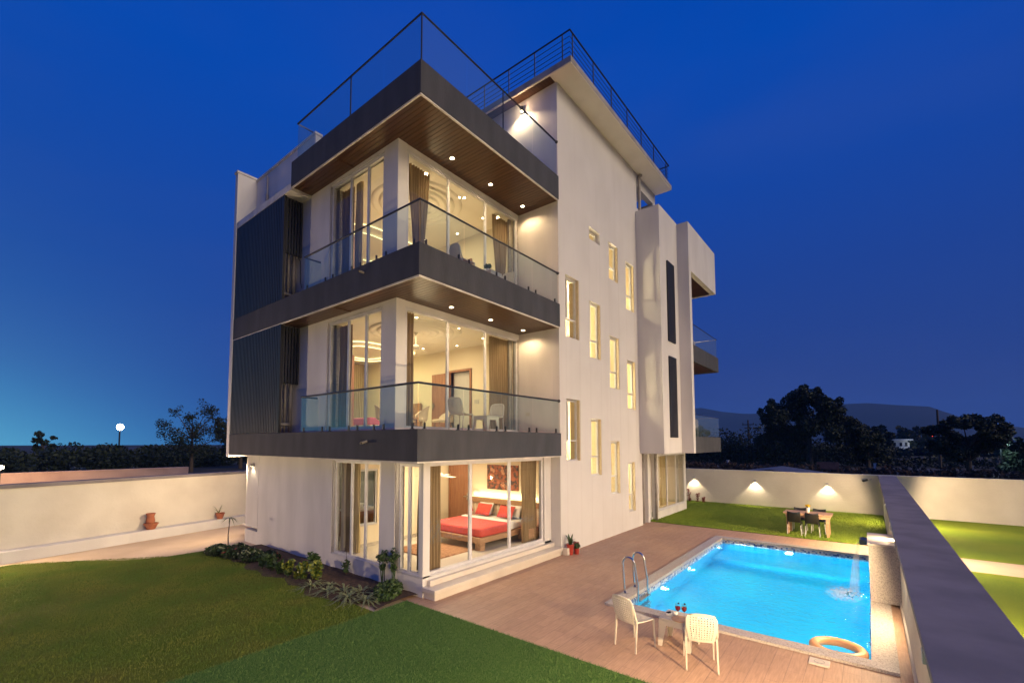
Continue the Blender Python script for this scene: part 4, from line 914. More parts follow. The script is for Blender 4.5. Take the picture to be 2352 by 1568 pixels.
upper_room(3.43, 6.34, 'first-floor'); upper_room(7.15, 10.12, 'top-floor')
obj('socket_plate', bx(11.29, 11.299, 7.83, 7.97, 3.95, 4.06), white_pl, villa)
curtain('brown curtain by the corner column on the first floor', 'y', 8.47, 6.82, 7.26, 3.52, 6.30, curtain_m)
curtain('wide olive-brown curtain at the right end of the first-floor glazing', 'y', 8.50, 10.22, 11.12, 3.52, 6.30, curtain_m)
curtain('gathered brown curtain behind the top-floor corner glazing', 'y', 8.50, 7.08, 7.78, 7.25, 10.08, curtain_m, tie=.66, pinch=7.42)
curtain('gathered brown curtain at the right end of the top-floor glazing', 'y', 8.50, 10.36, 11.08, 7.25, 10.08, curtain_m, tie=.58, pinch=10.75)
curtain('dark curtain at the left edge of the top-floor side window', 'x', 6.80, 10.42, 10.92, 7.25, 10.06, curtain_m)
curtain('slim curtain behind the middle of the top-floor side window', 'x', 6.80, 10.02, 10.28, 7.25, 10.06, curtain_y, tie=-.1)
curtain('brown curtain at the left edge of the first-floor side window', 'x', 6.80, 10.40, 10.92, 3.52, 6.28, curtain_m)
armchair((8.35, 10.9, 3.46), -.6, 'padded armchair left of the coffee table on the first floor'); armchair((9.3, 10.6, 3.46), 2.2, 'padded armchair right of the coffee table on the first floor'); armchair((10.3, 10.5, 3.46), 2.8, 'padded armchair nearest the open first-floor door')
t = thing('coffee_table', 'low wooden coffee table between the first-floor armchairs', 'table', (8.8, 10.6, 3.46)); obj('top', bx(8.45, 9.15, 10.35, 10.8, 3.86, 3.90), wood, t)
for a, b in ((8.5, 10.4), (9.1, 10.4), (8.5, 10.75), (9.1, 10.75)): obj('leg', bx(a-.025, a+.025, b-.025, b+.025, 3.46, 3.86), wood, t)
def small_bed(z, lb, mm):
    t = thing('bed', lb, 'bed', (10.2, 13.6, z)); obj('mattress', bx(9.1, 11.0, 12.75, 14.35, z+.22, z+.50), white_fab, t, bevel=.05); obj('blanket', bx(9.07, 10.4, 12.72, 14.38, z+.28, z+.535), mm, t, bevel=.05)
    obj('frame', bx(9.05, 11.05, 12.7, 14.4, z+.08, z+.22), wood, t); obj('headboard', MB().box(11.03, 11.12, 12.45, 14.65, z, z+1.12), wood, t)
small_bed(3.46, 'bed with a pink cover deep in the first-floor room', pink_fab); small_bed(7.18, 'bed with a red cover deep in the top-floor room', red)

# ground-floor bedroom
Z = .405
obj('ceiling', bx(6.6, 11.28, 7.26, 15.4, 2.72, 2.745), ceil_m, villa)
obj('room_wall', MB().box(11.17, 11.28, 7.26, 11.4, Z, 2.72).box(9.5, 11.17, 11.1, 11.2, Z, 2.72).box(9.42, 9.5, 10.3, 11.2, Z, 2.72), interior, villa)
obj('room_wall', wall_mb('y', 10.30, 10.42, 6.6, 9.42, Z, 2.72, [(6.84, 7.62, .97, 2.45)]), interior, villa)
obj('skirting', MB().box(6.62, 9.41, 10.285, 10.298, Z, Z+.10).box(11.155, 11.168, 7.3, 11.1, Z, Z+.1), granite_lt, villa)
window('y', 10.31, -1, 6.86, 7.60, .99, 2.43, (), fr=.035)
obj('bathroom', MB().box(6.62, 9.4, 12.4, 12.5, Z, 2.7).box(9.3, 9.4, 10.45, 12.4, Z, 2.7), mat('bath_tiles', (.16, .17, .15), .3, (.22, .23, .20), 3), villa)
t = thing('washbasin', 'white bowl basin on a marble shelf seen through the inner bathroom window', 'basin', (8.1, 11.6, Z)); obj('cabinet', bx(7.6, 8.6, 11.5, 12.1, Z, 1.15), door_wood, t); obj('shelf', bx(7.55, 8.65, 11.45, 12.15, 1.15, 1.19), marble, t)
obj('bowl', MB().lathe([(.001, .01), (.10, .0), (.2, .10), (.225, .16), (.205, .16), (.1, .04), (.001, .03)], (7.95, 11.75, 1.19), 24), ceramic, t, smooth=True); obj('tap', MB().tube([(8.15, 11.95, 1.19), (8.15, 11.95, 1.42), (8.08, 11.85, 1.42)], .014, 8), steel, t)
light('bath_light', 'POINT', (8.0, 11.5, 2.4), 22, (1, .82, .55), size=.15)
dd = obj('door', bx(11.12, 11.165, 10.12, 10.98, Z, 2.55), door_wood, villa); obj('handle', MB().box(11.06, 11.10, 10.18, 10.32, 1.38, 1.41).box(11.10, 11.118, 10.17, 10.21, 1.28, 1.50), steel, dd)
obj('door_frame', MB().box(11.10, 11.168, 10.04, 10.115, Z, 2.62).box(11.10, 11.168, 10.985, 11.05, Z, 2.62).box(11.10, 11.168, 10.115, 10.985, 2.555, 2.62), door_wood, villa)
t = thing('bed', 'large low bed with a red blanket in the lit ground-floor room', 'bed', (10, 8.6, Z))
obj('frame', MB().box(8.78, 11.0, 7.62, 9.62, .60, .74), wood, t, bevel=.01)
for x, y in ((8.95, 7.76), (8.95, 9.48), (10.8, 7.76), (10.8, 9.48)): obj('leg', bx(x-.09, x+.09, y-.09, y+.09, Z, .60), wood, t)
obj('mattress', bx(8.92, 10.98, 7.74, 9.50, .74, .93), white_fab, t, bevel=.05)
obj('blanket', MB().box(8.86, 10.12, 7.66, 9.56, .735, .962), red, t, bevel=.045); obj('folded_sheet', MB().box(10.12, 10.34, 7.67, 9.55, .76, .978), white_fab, t, bevel=.03)
t = thing('headboard', 'channel-padded cream headboard under a lit wooden ledge', 'headboard', (11.1, 8.8, Z))
m = MB(); y = 7.32
while y < 10.0: m.tube([(11.12, y+.07, .62), (11.12, y+.07, 1.28)], .07, 10); y += .135
obj('padding', m, pad_m, t, smooth=True); obj('ledge', bx(10.99, 11.165, 7.30, 10.05, 1.28, 1.42), wood, t, bevel=.004); obj('led_strip', bx(11.13, 11.16, 7.34, 10.0, 1.425, 1.44), stripglow, t)
light('ledge_light', 'AREA', (11.10, 8.7, 1.46), 14, (1, .85, .45), (.25, 0, 1), 2.5, sx=.05, parent=t)
t = thing('wall_print', 'wide print of reddish-brown paper flowers hung above the headboard', 'picture', (11.1, 8.75, 1.7))
obj('canvas', bx(11.12, 11.168, 8.15, 9.35, 1.70, 2.46), art_m, t)
m = MB()
for k in range(34):
    yy, zz, r_ = random.uniform(8.23, 9.27), random.uniform(1.77, 2.39), random.uniform(.045, .10); pn = random.choice((6, 8, 10)); mi = random.randint(0, 3)
    for p_ in range(pn):
        a = 2*math.pi*p_/pn; c = Vector((11.118-.004*random.random(), yy, zz)); o1 = Vector((0, math.cos(a), math.sin(a))); o2 = Vector((0, -math.sin(a), math.cos(a)))
        m.add([c, c+o1*r_*.5+o2*r_*.28+Vector((-.012, 0, 0)), c+o1*r_, c+o1*r_*.5-o2*r_*.28+Vector((-.006, 0, 0))], [(0, 1, 2, 3)], mi)
obj('petals', m, [mat('petal_rust', (.50, .17, .09), .6), mat('petal_peach', (.62, .33, .20), .6), mat('petal_grey', (.20, .15, .14), .6), mat('petal_brown', (.30, .10, .06), .6)], t)
def pillow(x, y, z, w, h, th, rx, m, lb, group):
    mb = MB(); n = 10; V = []; F = []
    for s in (1, -1):
        for i in range(n+1):
            for j in range(n+1):
                u, v = i/n*2-1, j/n*2-1; b = (max(0, (1-u**4)*(1-v**4)))**.6; p = Vector((s*th/2*b, u*w/2*(1-.05*(1-abs(v))), v*h/2*(1-.05*(1-abs(u)))))
                p = Matrix.Rotation(rx, 3, 'Y') @ p; V.append(Vector((x, y, z))+p)
    for s in (0, 1):
        for i in range(n):
            for j in range(n): a = s*(n+1)**2+i*(n+1)+j; F.append((a, a+1, a+n+2, a+n+1) if s else (a, a+n+1, a+n+2, a+1))
    obj('pillow', mb.add(V, F), m, label=lb, cat='pillow', group=group, smooth=True)
pillow(10.88, 9.22, 1.13, .56, .38, .15, .45, white_fab, 'white pillow behind the red pillow farther from the glass', 'pillows on the red bed'); pillow(10.88, 8.16, 1.13, .56, .38, .15, .45, white_fab, 'white pillow behind the red pillow nearer the glass', 'pillows on the red bed')
pillow(10.68, 9.12, 1.13, .56, .38, .15, .55, red, 'red pillow on the bed, the one farther from the glass', 'pillows on the red bed'); pillow(10.68, 8.26, 1.13, .56, .38, .15, .55, red, 'red pillow on the bed, the one nearer the glass', 'pillows on the red bed')
for y, lb in ((7.44, 'nearer the curtain'), (9.82, 'by the brown door')):
    y0, y1 = (7.32, 7.60) if y < 8 else (9.66, 10.0)
    t = thing('nightstand', 'low wooden nightstand %s' % lb, 'nightstand', (10.8, y, Z), 'nightstands beside the red bed'); obj('body', bx(10.50, 11.05, y0, y1, .50, .76), wood, t, bevel=.006); obj('drawer_front', bx(10.488, 10.499, y0+.01, y1-.01, .53, .73), wood, t); obj('base', bx(10.6, 11.0, y0+.05, y1-.05, Z, .50), wood, t)
    t = thing('table_lamp', 'small table lamp with a red shade on the nightstand %s' % lb, 'lamp', (10.85, y, .76), 'red-shaded table lamps'); obj('base', MB().lathe([(.001, 0), (.06, 0), (.05, .02), (.02, .06), (.045, .12), (.02, .18), (.012, .24)], (10.85, y, .761), 14), wood, t, smooth=True)
    obj('lamp_shade', MB().lathe([(.10, .0), (.05, .17)], (10.85, y, 1.0), 18), red, t); light('shade_light', 'POINT', (10.85, y, 1.07), 2, (1, .4, .25), size=.03, parent=t)
obj('rug', MB().box(7.55, 8.85, 7.9, 9.5, Z+.002, Z+.03), rug_m, label='shaggy brown rug at the foot of the red bed', cat='rug')
fan(8.6, 8.9, 2.72, 'white ceiling fan in the ground-floor bedroom')
curtain('long olive curtain behind the glass corner on the ground floor', 'y', 7.33, 6.66, 7.10, .42, 2.66, curtain_m)
curtain('olive curtain bunched at the right end of the ground-floor glazing', 'y', 7.36, 10.22, 10.90, .42, 2.66, curtain_m, tie=.12)
curtain('dark brown curtain in the narrow corner side window', 'x', 6.68, 7.30, 7.55, .42, 2.64, curtain_m, tie=-.2)
curtain('brown curtain behind the left part of the ground-floor side window', 'x', 6.68, 10.08, 10.36, .42, 2.64, curtain_m)
curtain('light gold curtain edge beside the inner bathroom window', 'x', 6.74, 9.86, 10.04, .42, 2.64, curtain_y, tie=-.35)
obj('switch_plate', bx(11.15, 11.166, 9.72, 9.98, 1.50, 1.62), white_pl, villa)
light('bedroom_light', 'AREA', (9.0, 8.7, 2.68), 95, (1, .78, .48), (0, 0, -1), 2.2, parent=villa); light('bedroom_light', 'AREA', (10.4, 10.5, 2.66), 12, (1, .8, .5), (0, 0, -1), .6, parent=villa)
light('bedroom_glow', 'POINT', (8.6, 8.6, 1.5), 24, (1, .80, .52), size=.5, parent=villa)

# roof terrace spot on the stair block
t = thing('terrace_spotlight', 'bright spotlight under the roof slab above the glass terrace', 'spotlight', (11.15, 7.99, 13.6)); obj('body', MB().tube([(11.2, 7.99, 13.70), (11.2, 7.99, 13.56)], .05, 10), metal, t); obj('lens', MB().lathe([(.001, 0), (.045, 0)], (11.2, 7.99, 13.555), 10), lampglow, t)
light('terrace_light', 'SPOT', (11.12, 7.99, 13.52), 120, (1, .74, .46), (.18, 0, -1), .05, 150, .5, parent=t)
light('terrace_uplight', 'POINT', (11.08, 7.99, 13.6), 12, (1, .66, .40), size=.06, parent=t)
t = thing('security_camera', 'small bullet camera on the back wall beside the dividing wall', 'camera', (26.2, .1, 1.55)); obj('body', MB().tube([(26.08, .13, 1.53), (25.96, .28, 1.48)], .045, 10), black, t); obj('bracket', MB().tube([(26.28, .0, 1.56), (26.08, .13, 1.54)], .018, 6), white_pl, t)

# --- wall lamps -------------------------------------------------------------
def wall_lamp(x, y, z, nx, ny, lb, e=60, wide=None, group='square downward lamps on the garden walls', col=(1, .80, .52)):
    t = thing('wall_lamp', lb, 'wall lamp', (x, y, z), group); a = Vector((-ny, nx, 0)); n_ = Vector((nx, ny, 0)); c = Vector((x, y, z))
    lo = [c+a*s*.055+n_*o for s, o in ((-1, .0), (1, .0), (1, .10), (-1, .10))]; obj('body', MB().hexa([p-Vector((0, 0, .05)) for p in lo], [p+Vector((0, 0, .05)) for p in lo]), grey_pl, t, bevel=.004)
    obj('lens', MB().add([c+a*s*.04+n_*o-Vector((0, 0, .052)) for s, o in ((-1, .02), (1, .02), (1, .085), (-1, .085))], [(0, 1, 2, 3)]), lampglow, t)
    light('wall_lamp_spot', 'SPOT', c+n_*.095-Vector((0, 0, .07)), e, col, tuple(n_*-.22+Vector((0, 0, -1))), .02, 104, .35, parent=t)
    if wide: light('wall_lamp_flood', 'SPOT', c+n_*.12-Vector((0, 0, .02)), wide, (1, .72, .42), tuple(n_*1.0+Vector((0, 0, -.25))), .06, 172, .3, parent=t)
    return t
for y, lb in ((7.38, 'wall lamp on the back wall nearest the villa'), (4.48, 'middle wall lamp on the back wall'), (1.57, 'wall lamp on the back wall behind the dining table')): wall_lamp(26.28, y, 1.25, -1, 0, lb, 85)
for x, w, lb in ((12.5, 45, 'wall lamp above the granite block'), (23.6, 470, 'wall lamp on the pool side of the dividing wall, closest to the back wall'), (17.6, 900, 'wall lamp on the dividing wall past the granite block'), (10.3, 480, 'wall lamp under the coping opposite the pool'), (5.2, 1100, 'wall lamp on the dividing wall near the poolside chairs'), (1.0, 1000, 'wall lamp on the dividing wall nearest the viewpoint')):
    wall_lamp(x, -.36, 1.42, 0, 1, lb, 40, w)
for x, w, lb in ((23.4, 800, 'wall lamp peeking past the far side of the dividing wall'), (17.0, 650, 'wall lamp on the neighbour side of the dividing wall, midway'), (10.5, 900, 'wall lamp on the neighbour side of the dividing wall, near')): wall_lamp(x, -.75, 1.30, 0, -1, lb, 40, w)
for x, lb in ((-.9, 'wall lamp far left on the side wall'),): wall_lamp(x, ky(x)+.42, 1.5, .21, -.98, lb, 50, 1500)
t = wall_lamp(6.38, 15.1, 2.45, -1, 0, 'wall lamp added on the left side of the villa to light the garden wall', 8, None, 'lamps added to the villa walls'); light('added_corner_flood', 'SPOT', (6.28, 15.5, 2.3), 420, (1, .74, .44), (-.45, 1, -.2), .1, 165, .6, parent=t)  # lamp and separate flood added here to brighten the left garden wall
t = wall_lamp(8.5, 15.61, 2.45, 0, 1, 'wall lamp added on the back corner of the villa', 20, 120, 'lamps added to the villa walls')  # second added lamp, throws light on the side wall from behind the villa

# ================================================================== FURNITURE
def surf(fn, nu, nv, hole=.0, mb=None, rim=1):
    """parametric sheet; hole > 0 opens a diamond-ish hole in every cell but the outer rim"""
    mb = mb or MB(); V = []; F = []
    idx = {}
    def vert(u, v):
        k = (round(u, 5), round(v, 5))
        if k not in idx: idx[k] = len(V); V.append(tuple(fn(u, v)))
        return idx[k]
    for i in range(nu):
        for j in range(nv):
            u0, u1, v0, v1 = i/nu, (i+1)/nu, j/nv, (j+1)/nv; c = [(u0, v0), (u1, v0), (u1, v1), (u0, v1)]
            if hole and rim <= i < nu-rim and rim <= j < nv-rim:
                um, vm = (u0+u1)/2, (v0+v1)/2; h = hole/2
                inn = [(um, vm-(v1-v0)*h), (um+(u1-u0)*h, vm), (um, vm+(v1-v0)*h), (um-(u1-u0)*h, vm)]
                o = [vert(*p) for p in c]; q = [vert(*p) for p in inn]
                for k in range(4):
                    F.append((o[k], o[(k+1) % 4], q[k])); F.append((o[(k+1) % 4], q[(k+1) % 4], q[k]))
            else: F.append(tuple(vert(*p) for p in c))
    return mb.add(V, F)
def air_chair(label, loc, rz, m=white_pl, group=None):
    """moulded stacking chair, perforated seat and back; faces +X"""
    t = thing('plastic_chair', label, 'chair', (0, 0, 0), group)
    def back(u, v):
        y = (u-.5)*(.31+.085*math.sin(min(1, v*1.5)*math.pi*.5)-.20*max(0, v-.82)/.18*abs(2*u-1)*max(0, v-.82)/.18); x = -.185-.10*v-.02*math.cos((u-.5)*math.pi)-.02*math.sin(v*math.pi); z = .40+.40*v+.012*math.cos((u-.5)*math.pi)*(1 if v > .9 else 0)
        return (x, y, z)
    obj('backrest', surf(back, 11, 12, .70), m, t, solid=.012)
    def seat(u, v):
        return (-.195+.39*v, (u-.5)*(.37+.03*v), .435-.02*math.sin(u*math.pi)*math.sin(v*math.pi)-.012*v*v+(.0 if v < .9 else -.006))
    obj('seat', surf(seat, 9, 9, .66), m, t, solid=.012)
    fr = MB()
    for s in (-1, 1): fr.tube([(.20, s*.195, .425), (.0, s*.195, .425), (-.17, s*.195, .44), (-.205, s*.198, .50), (-.245, s*.197, .64), (-.272, s*.190, .73), (-.290, s*.160, .785)], [.012, .012, .015, .016, .013, .011, .010], 7)
    fr.tube([(-.290, -.160, .785), (-.312, -.09, .803), (-.322, 0, .806), (-.312, .09, .803), (-.290, .160, .785)], .010, 7); fr.tube([(.20, -.195, .42), (.215, 0, .415), (.20, .195, .42)], .012, 7)
    obj('frame', fr, m, t, smooth=True)
    for sx in (-1, 1):
        for s in (-1, 1):
            top = (-.185, s*.195, .46) if sx < 0 else (.195, s*.195, .43); ft = (-.225, s*.20, 0) if sx < 0 else (.225, s*.20, 0)
            a, b = Vector(top), Vector(ft); l = MB()
            for k in (-1, 1):
                o = Vector((0, k*.007, 0)); l.hexa([b+o+Vector(p) for p in ((-.007, -.003, 0), (.007, -.003, 0), (.007, .003, 0), (-.007, .003, 0))], [a+o+Vector(p) for p in ((-.014, -.004, 0), (.014, -.004, 0), (.014, .004, 0), (-.014, .004, 0))])
            l.hexa([b+Vector(p) for p in ((-.004, -.006, .02), (.004, -.006, .02), (.004, .006, .02), (-.004, .006, .02))], [a+Vector(p) for p in ((-.006, -.006, 0), (.006, -.006, 0), (.006, .006, 0), (-.006, .006, 0))])
            obj('leg', l, m, t)
    t.location = loc; t.rotation_euler = (0, 0, rz); return t
def wicker_table(label, loc, rz, s=.23, h=.42, m=white_pl, group=None):
    t = thing('side_table', label, 'table', (0, 0, 0), group)
    top = MB(); k = 6
    for i in range(k): top.box(-s+2*s*i/k+.004, -s+2*s*(i+1)/k-.004, -s, s, h-.018, h)
    top.box(-s+.01, s-.01, -s+.01, s-.01, h-.03, h-.0185); obj('top', top, m, t)
    ap = MB()
    for a in ((-s, s, -s, -s+.02), (-s, s, s-.02, s), (-s, -s+.02, -s+.02, s-.02), (s-.02, s, -s+.02, s-.02)): ap.box(*a, h-.10, h-.0305)
    obj('apron', ap, m, t)
    for sx in (-1, 1):
        for sy in (-1, 1):
            x, y = sx*s, sy*s; l = MB()
            l.hexa([(x*1.06, y*1.06, 0), (x*1.06-sx*.06, y*1.06, 0), (x*1.06-sx*.06, y*1.06-sy*.014, 0), (x*1.06, y*1.06-sy*.014, 0)], [(x, y, h-.10), (x-sx*.11, y, h-.10), (x-sx*.11, y-sy*.016, h-.10), (x, y-sy*.016, h-.10)])
            l.hexa([(x*1.06, y*1.06-sy*.015, 0), (x*1.06-sx*.014, y*1.06-sy*.015, 0), (x*1.06-sx*.014, y*1.06-sy*.06, 0), (x*1.06, y*1.06-sy*.06, 0)], [(x, y-sy*.017, h-.10), (x-sx*.016, y-sy*.017, h-.10), (x-sx*.016, y-sy*.11, h-.10), (x, y-sy*.11, h-.10)])
            obj('leg', l, m, t)
    t.location = loc; t.rotation_euler = (0, 0, rz); return t
c0 = air_chair('cream perforated plastic chair by the pool, the one near the ladder', (7.05, 2.92, .005), R(-18), group='cream plastic chairs at the pool')
dup(c0, (7.04, 1.96, .005), R(21), 'cream perforated plastic chair by the pool, nearest the viewpoint with its back turned')
dup(c0, (7.93, 7.48, 3.405), R(8), 'white perforated chair at the left of the lower balcony table', 'perforated chairs on the front balconies')
dup(c0, (9.42, 7.70, 3.405), R(196), 'white perforated chair at the right of the lower balcony table', 'perforated chairs on the front balconies')
c1 = air_chair('grey perforated chair at the left of the upper balcony table', (8.02, 7.52, 7.145), R(-8), grey_pl, 'perforated chairs on the front balconies')
dup(c0, (9.75, 7.60, 7.145), R(188), 'white perforated chair at the right of the upper balcony table', 'perforated chairs on the front balconies')
dup(c0, (21.7, 6.1, 3.41), R(190), 'white chair on the rear lower balcony behind the glass', 'chairs on the rear balconies')
dup(c0, (22.3, 6.3, 7.165), R(190), 'white chair on the rear upper balcony behind the glass', 'chairs on the rear balconies')
t0 = wicker_table('low cream table between the poolside chairs', (7.54, 2.41, .005), 0)
dup(t0, (8.80, 7.44, 3.405), 0, 'low white table on the lower balcony'); dup(t0, (8.98, 7.46, 7.145), 0, 'low white table carrying a small plant on the upper balcony')
# things on the poolside table
tz = .425
t = thing('serving_board', 'round wooden serving board on the poolside table', 'board', (7.42, 2.34, tz)); obj('board', MB().lathe([(.001, 0), (.13, 0), (.138, .008), (.135, .016), (.001, .016)], (7.43, 2.34, tz), 32), table_wood, t)
def wine_glass(x, y, lb):
    t = thing('wine_glass', lb, 'glass', (x, y, tz+.016), 'wine glasses on the serving board'); z = tz+.0165
    obj('bowl', MB().lathe([(.035, 0), (.034, .003), (.005, .008), (.004, .09), (.012, .10), (.036, .13), (.041, .16), (.038, .195), (.032, .225)], (x, y, z), 24), glass_cup, t, smooth=True)
    obj('wine', MB().lathe([(.001, .103), (.012, .104), (.033, .13), (.038, .158), (.037, .172), (.001, .172)], (x, y, z), 20), wine, t, smooth=True)
    obj('berry', MB().lathe([(.001, 0), (.012, .004), (.015, .012), (.010, .022), (.001, .026)], (x+.01, y-.008, z+.205), 12), olive, t, smooth=True)
wine_glass(7.44, 2.385, 'glass of red wine on the board, left one'); wine_glass(7.47, 2.30, 'glass of red wine on the board, right one')
def bowl(x, y, r, lb, fill, fm, n):
    t = thing('bowl', lb, 'bowl', (x, y, tz)); obj('dish', MB().lathe([(.001, .002), (r*.7, .0), (r*.95, .02), (r, .045), (r*.93, .045), (r*.85, .02), (.001, .012)], (x, y, tz), 24), ceramic, t, smooth=True)
    m = MB()
    for k in range(n):
        a = random.uniform(0, 6.28); q = r*.62*random.random()**.5; c = (x+q*math.cos(a), y+q*math.sin(a), tz+.03+.018*random.random()); rr = r*.27
        m.lathe([(.001, -rr), (rr*.8, -rr*.6), (rr, 0), (rr*.8, rr*.6), (.001, rr)], c, 8)
    obj('fruit', m, fm, t, smooth=True)
bowl(7.50, 2.545, .05, 'white bowl of dark fruit on the poolside table', 1, olive, 12); bowl(7.585, 2.47, .033, 'tiny bowl of pale dip beside the dark fruit', 1, marble, 7)
# potted plant on the upper balcony table
t = thing('potted_plant', 'small green potted plant on the upper balcony table', 'plant', (8.86, 7.42, 7.57)); obj('pot', MB().lathe([(.001, 0), (.04, 0), (.05, .07), (.044, .07), (.001, .06)], (8.84, 7.42, 7.57), 16), ceramic, t)
obj('foliage', MB().leaves([((8.84, 7.42, 7.70), (.10, .10, .07))], 260, .026), leaf_md, t)

# dining set on the back lawn
t = thing('dining_table', 'pale wooden dining table on the back lawn', 'table', (19.24, 1.72, .014))
tp = MB()
for i in range(5): tp.box(18.84+i*.164, 18.84+(i+1)*.164-.004, 1.04, 2.40, .715, .75)
obj('top', tp, table_wood, t); obj('apron', MB().box(18.88, 18.905, 1.10, 2.34, .60, .714).box(19.595, 19.62, 1.10, 2.34, .60, .714).box(18.905, 19.595, 1.10, 1.125, .60, .714).box(18.905, 19.595, 2.315, 2.34, .60, .714), table_wood, t)
for x in (18.907, 19.513):
    for y in (1.127, 2.233): obj('leg', bx(x, x+.08, y, y+.08, .014, .714), table_wood, t, bevel=.004)
def dining_chair(lb, loc, rz):
    t = thing('dining_chair', lb, 'chair', (0, 0, 0), 'black chairs around the dining table')
    def back(u, v):
        w = .40-.03*v; return (-.17-.11*v-.045*math.cos((u-.5)*math.pi)*(.5+.5*v)+.02, (u-.5)*w, .43+.37*v-.03*math.cos((u-.5)*math.pi)*(1-0)*v)
    obj('backrest', surf(back, 10, 8), black, t, solid=.014, smooth=True)
    def seat(u, v): return (-.17+.37*v, (u-.5)*.40, .435-.022*math.sin(u*math.pi)*math.sin(v*math.pi)-.02*v**3)
    obj('seat', surf(seat, 8, 8), black, t, solid=.02, smooth=True)
    for sx in (-1, 1):
        for s in (-1, 1):
            b = (-.215, s*.205, 0) if sx < 0 else (.215, s*.205, 0); a = (-.18, s*.185, .34) if sx < 0 else (.18, s*.185, .34)
            obj('leg', MB().tube([b, a], .012, 8), steel if 0 else alu, t); obj('leg_socket', MB().tube([a, (a[0]*.98, a[1]*.99, .43)], .017, 8), black, t)
    t.location = loc; t.rotation_euler = (0, 0, rz); return t
dc = dining_chair('black dining chair on the near side, left one', (18.98, 2.08, .014), 0)
dup(dc, (18.96, 1.58, .014), R(2), 'black dining chair on the near side, right one'); dup(dc, (19.78, 2.02, .014), R(180), 'black dining chair on the far side, left one'); dup(dc, (19.76, 1.46, .014), R(178), 'black dining chair on the far side, right one')
t = thing('vase', 'white vase of yellow flowers on the dining table', 'vase', (19.3, 1.72, .751)); obj('body', MB().lathe([(.001, 0), (.045, 0), (.052, .02), (.05, .15), (.042, .17), (.036, .165), (.04, .02), (.001, .015)], (19.3, 1.72, .751), 20), ceramic, t, smooth=True)
m = MB()
for k in range(9):
    a = k*2.4; q = .055*math.sqrt(k/9); c = (19.3+q*math.cos(a), 1.72+q*math.sin(a), .751+.235-.02*k/9)
    m.leaves([(c, .034)], 34, .022)
obj('flowers', m, yellow, t); obj('stems', MB().leaves([((19.3, 1.72, .94), (.05, .05, .02))], 60, .025), leaf_md, t)

# ================================================================== PLANTS
def shrub(loc, h, r, n, leaf, m, lb, group, stems=3, seed=0, red_=False, low=.35):
    rs = random.Random(seed); x, y, z = loc; t = thing('shrub', lb, 'plant', loc, group); s = MB(); cs = []
    for k in range(stems):
        a = k*2.2+rs.random(); q = Vector((x+r*.45*math.cos(a), y+r*.45*math.sin(a), z+h*rs.uniform(.72, 1)))
        s.tube([(x, y, z-.02), (Vector((x, y, z))+q)/2+Vector((.01, 0, .02)), q], [.011, .008, .004], 5)
        for f in np.linspace(low, 1, 4): c = Vector((x, y, z)).lerp(q, f); cs.append((tuple(c), (r*.42, r*.42, h*.15)))
    obj('stem', s, bark, t); obj('foliage', MB().leaves(cs, n, leaf, flat=.3), m, t); return t
G1 = 'young yellow-green shrubs in the soil bed'
for i, (x, y, h, r, m, lb) in enumerate(((5.22, 11.68, .34, .13, leaf_md, 'small green shrub farthest along the row of young shrubs'), (5.25, 11.27, .44, .18, leaf_md, 'green broad-leaved shrub second along the row from the far end'), (5.28, 10.87, .38, .15, leaf_md, 'slim green shrub third along the row from the far end'),
        (5.30, 10.50, .42, .17, leaf_yl, 'yellow-green shrub in the middle of the row'), (5.34, 10.20, .22, .07, leaf_yl, 'tiny yellow seedling between two shrubs'), (5.38, 10.00, .50, .19, leaf_yl, 'yellowish shrub just before the tallest one'), (5.70, 10.05, .62, .22, leaf_md, 'taller dark-green shrub at the back of the row'), (5.55, 9.72, .56, .22, leaf_yl, 'bright yellow shrub nearest the strappy plants'))):
    shrub((x, y, .03), h*.84, r*.82, int(60+190*h), .055+.03*h, m, lb, G1, 3, i+40)
shrub((6.22, 9.57, .05), .36, .13, 200, .03, leaf_md, 'little green plant with a bare twig close to the villa wall', 'lone plants by the villa wall', 3, 70); 
obj('twig', MB().tube([(6.2, 9.55, .1), (6.22, 9.56, .45), (6.19, 9.52, .66)], [.008, .006, .003], 5), bark, label='bare upright twig beside the little plant at the wall', cat='twig')
G2 = 'strappy striped plants in the soil bed'
def strappy(x, y, n, L_, lb, seed):
    rs = random.Random(seed); t = thing('strappy_plant', lb, 'plant', (x, y, .03), G2); m = MB()
    for k in range(n):
        a = k*2.4+rs.random()*.6; el = rs.uniform(.45, 1.15); ln = L_*rs.uniform(.65, 1.1); pts = []
        for s in range(8):
            f = s/7; rr = ln*(math.cos(el)*f+.25*f*f); zz = ln*(math.sin(el)*f-.95*f*f*rs.uniform(.85, 1.0)); pts.append((x+rr*math.cos(a), y+rr*math.sin(a), .04+max(zz, -.01+.012*f)))
        m.ribbon(pts, rs.uniform(.028, .042), (1, 0, 0, 1))
    obj('foliage', m, [leaf_md, leaf_cr], t); return t
for i, (x, y, n, l_, lb) in enumerate(((5.28, 9.42, 22, .55, 'striped strappy plant at the far end of its clump'), (5.55, 9.10, 16, .40, 'short striped plant behind the first strappy one'), (5.32, 8.85, 20, .50, 'striped strappy plant leaning out over the lawn'), (5.52, 8.55, 26, .60, 'tall striped strappy plant in the middle of the clump'), (5.72, 8.20, 24, .55, 'striped strappy plant nearer the villa wall'), (5.35, 8.12, 26, .62, 'broad striped strappy plant spilling towards the lawn'), (5.50, 7.72, 26, .60, 'striped strappy plant nearest the green turf'), (5.75, 7.85, 20, .5, 'striped strappy plant next to the leafy bush'))): strappy(x, y, n, l_, lb, 90+i)
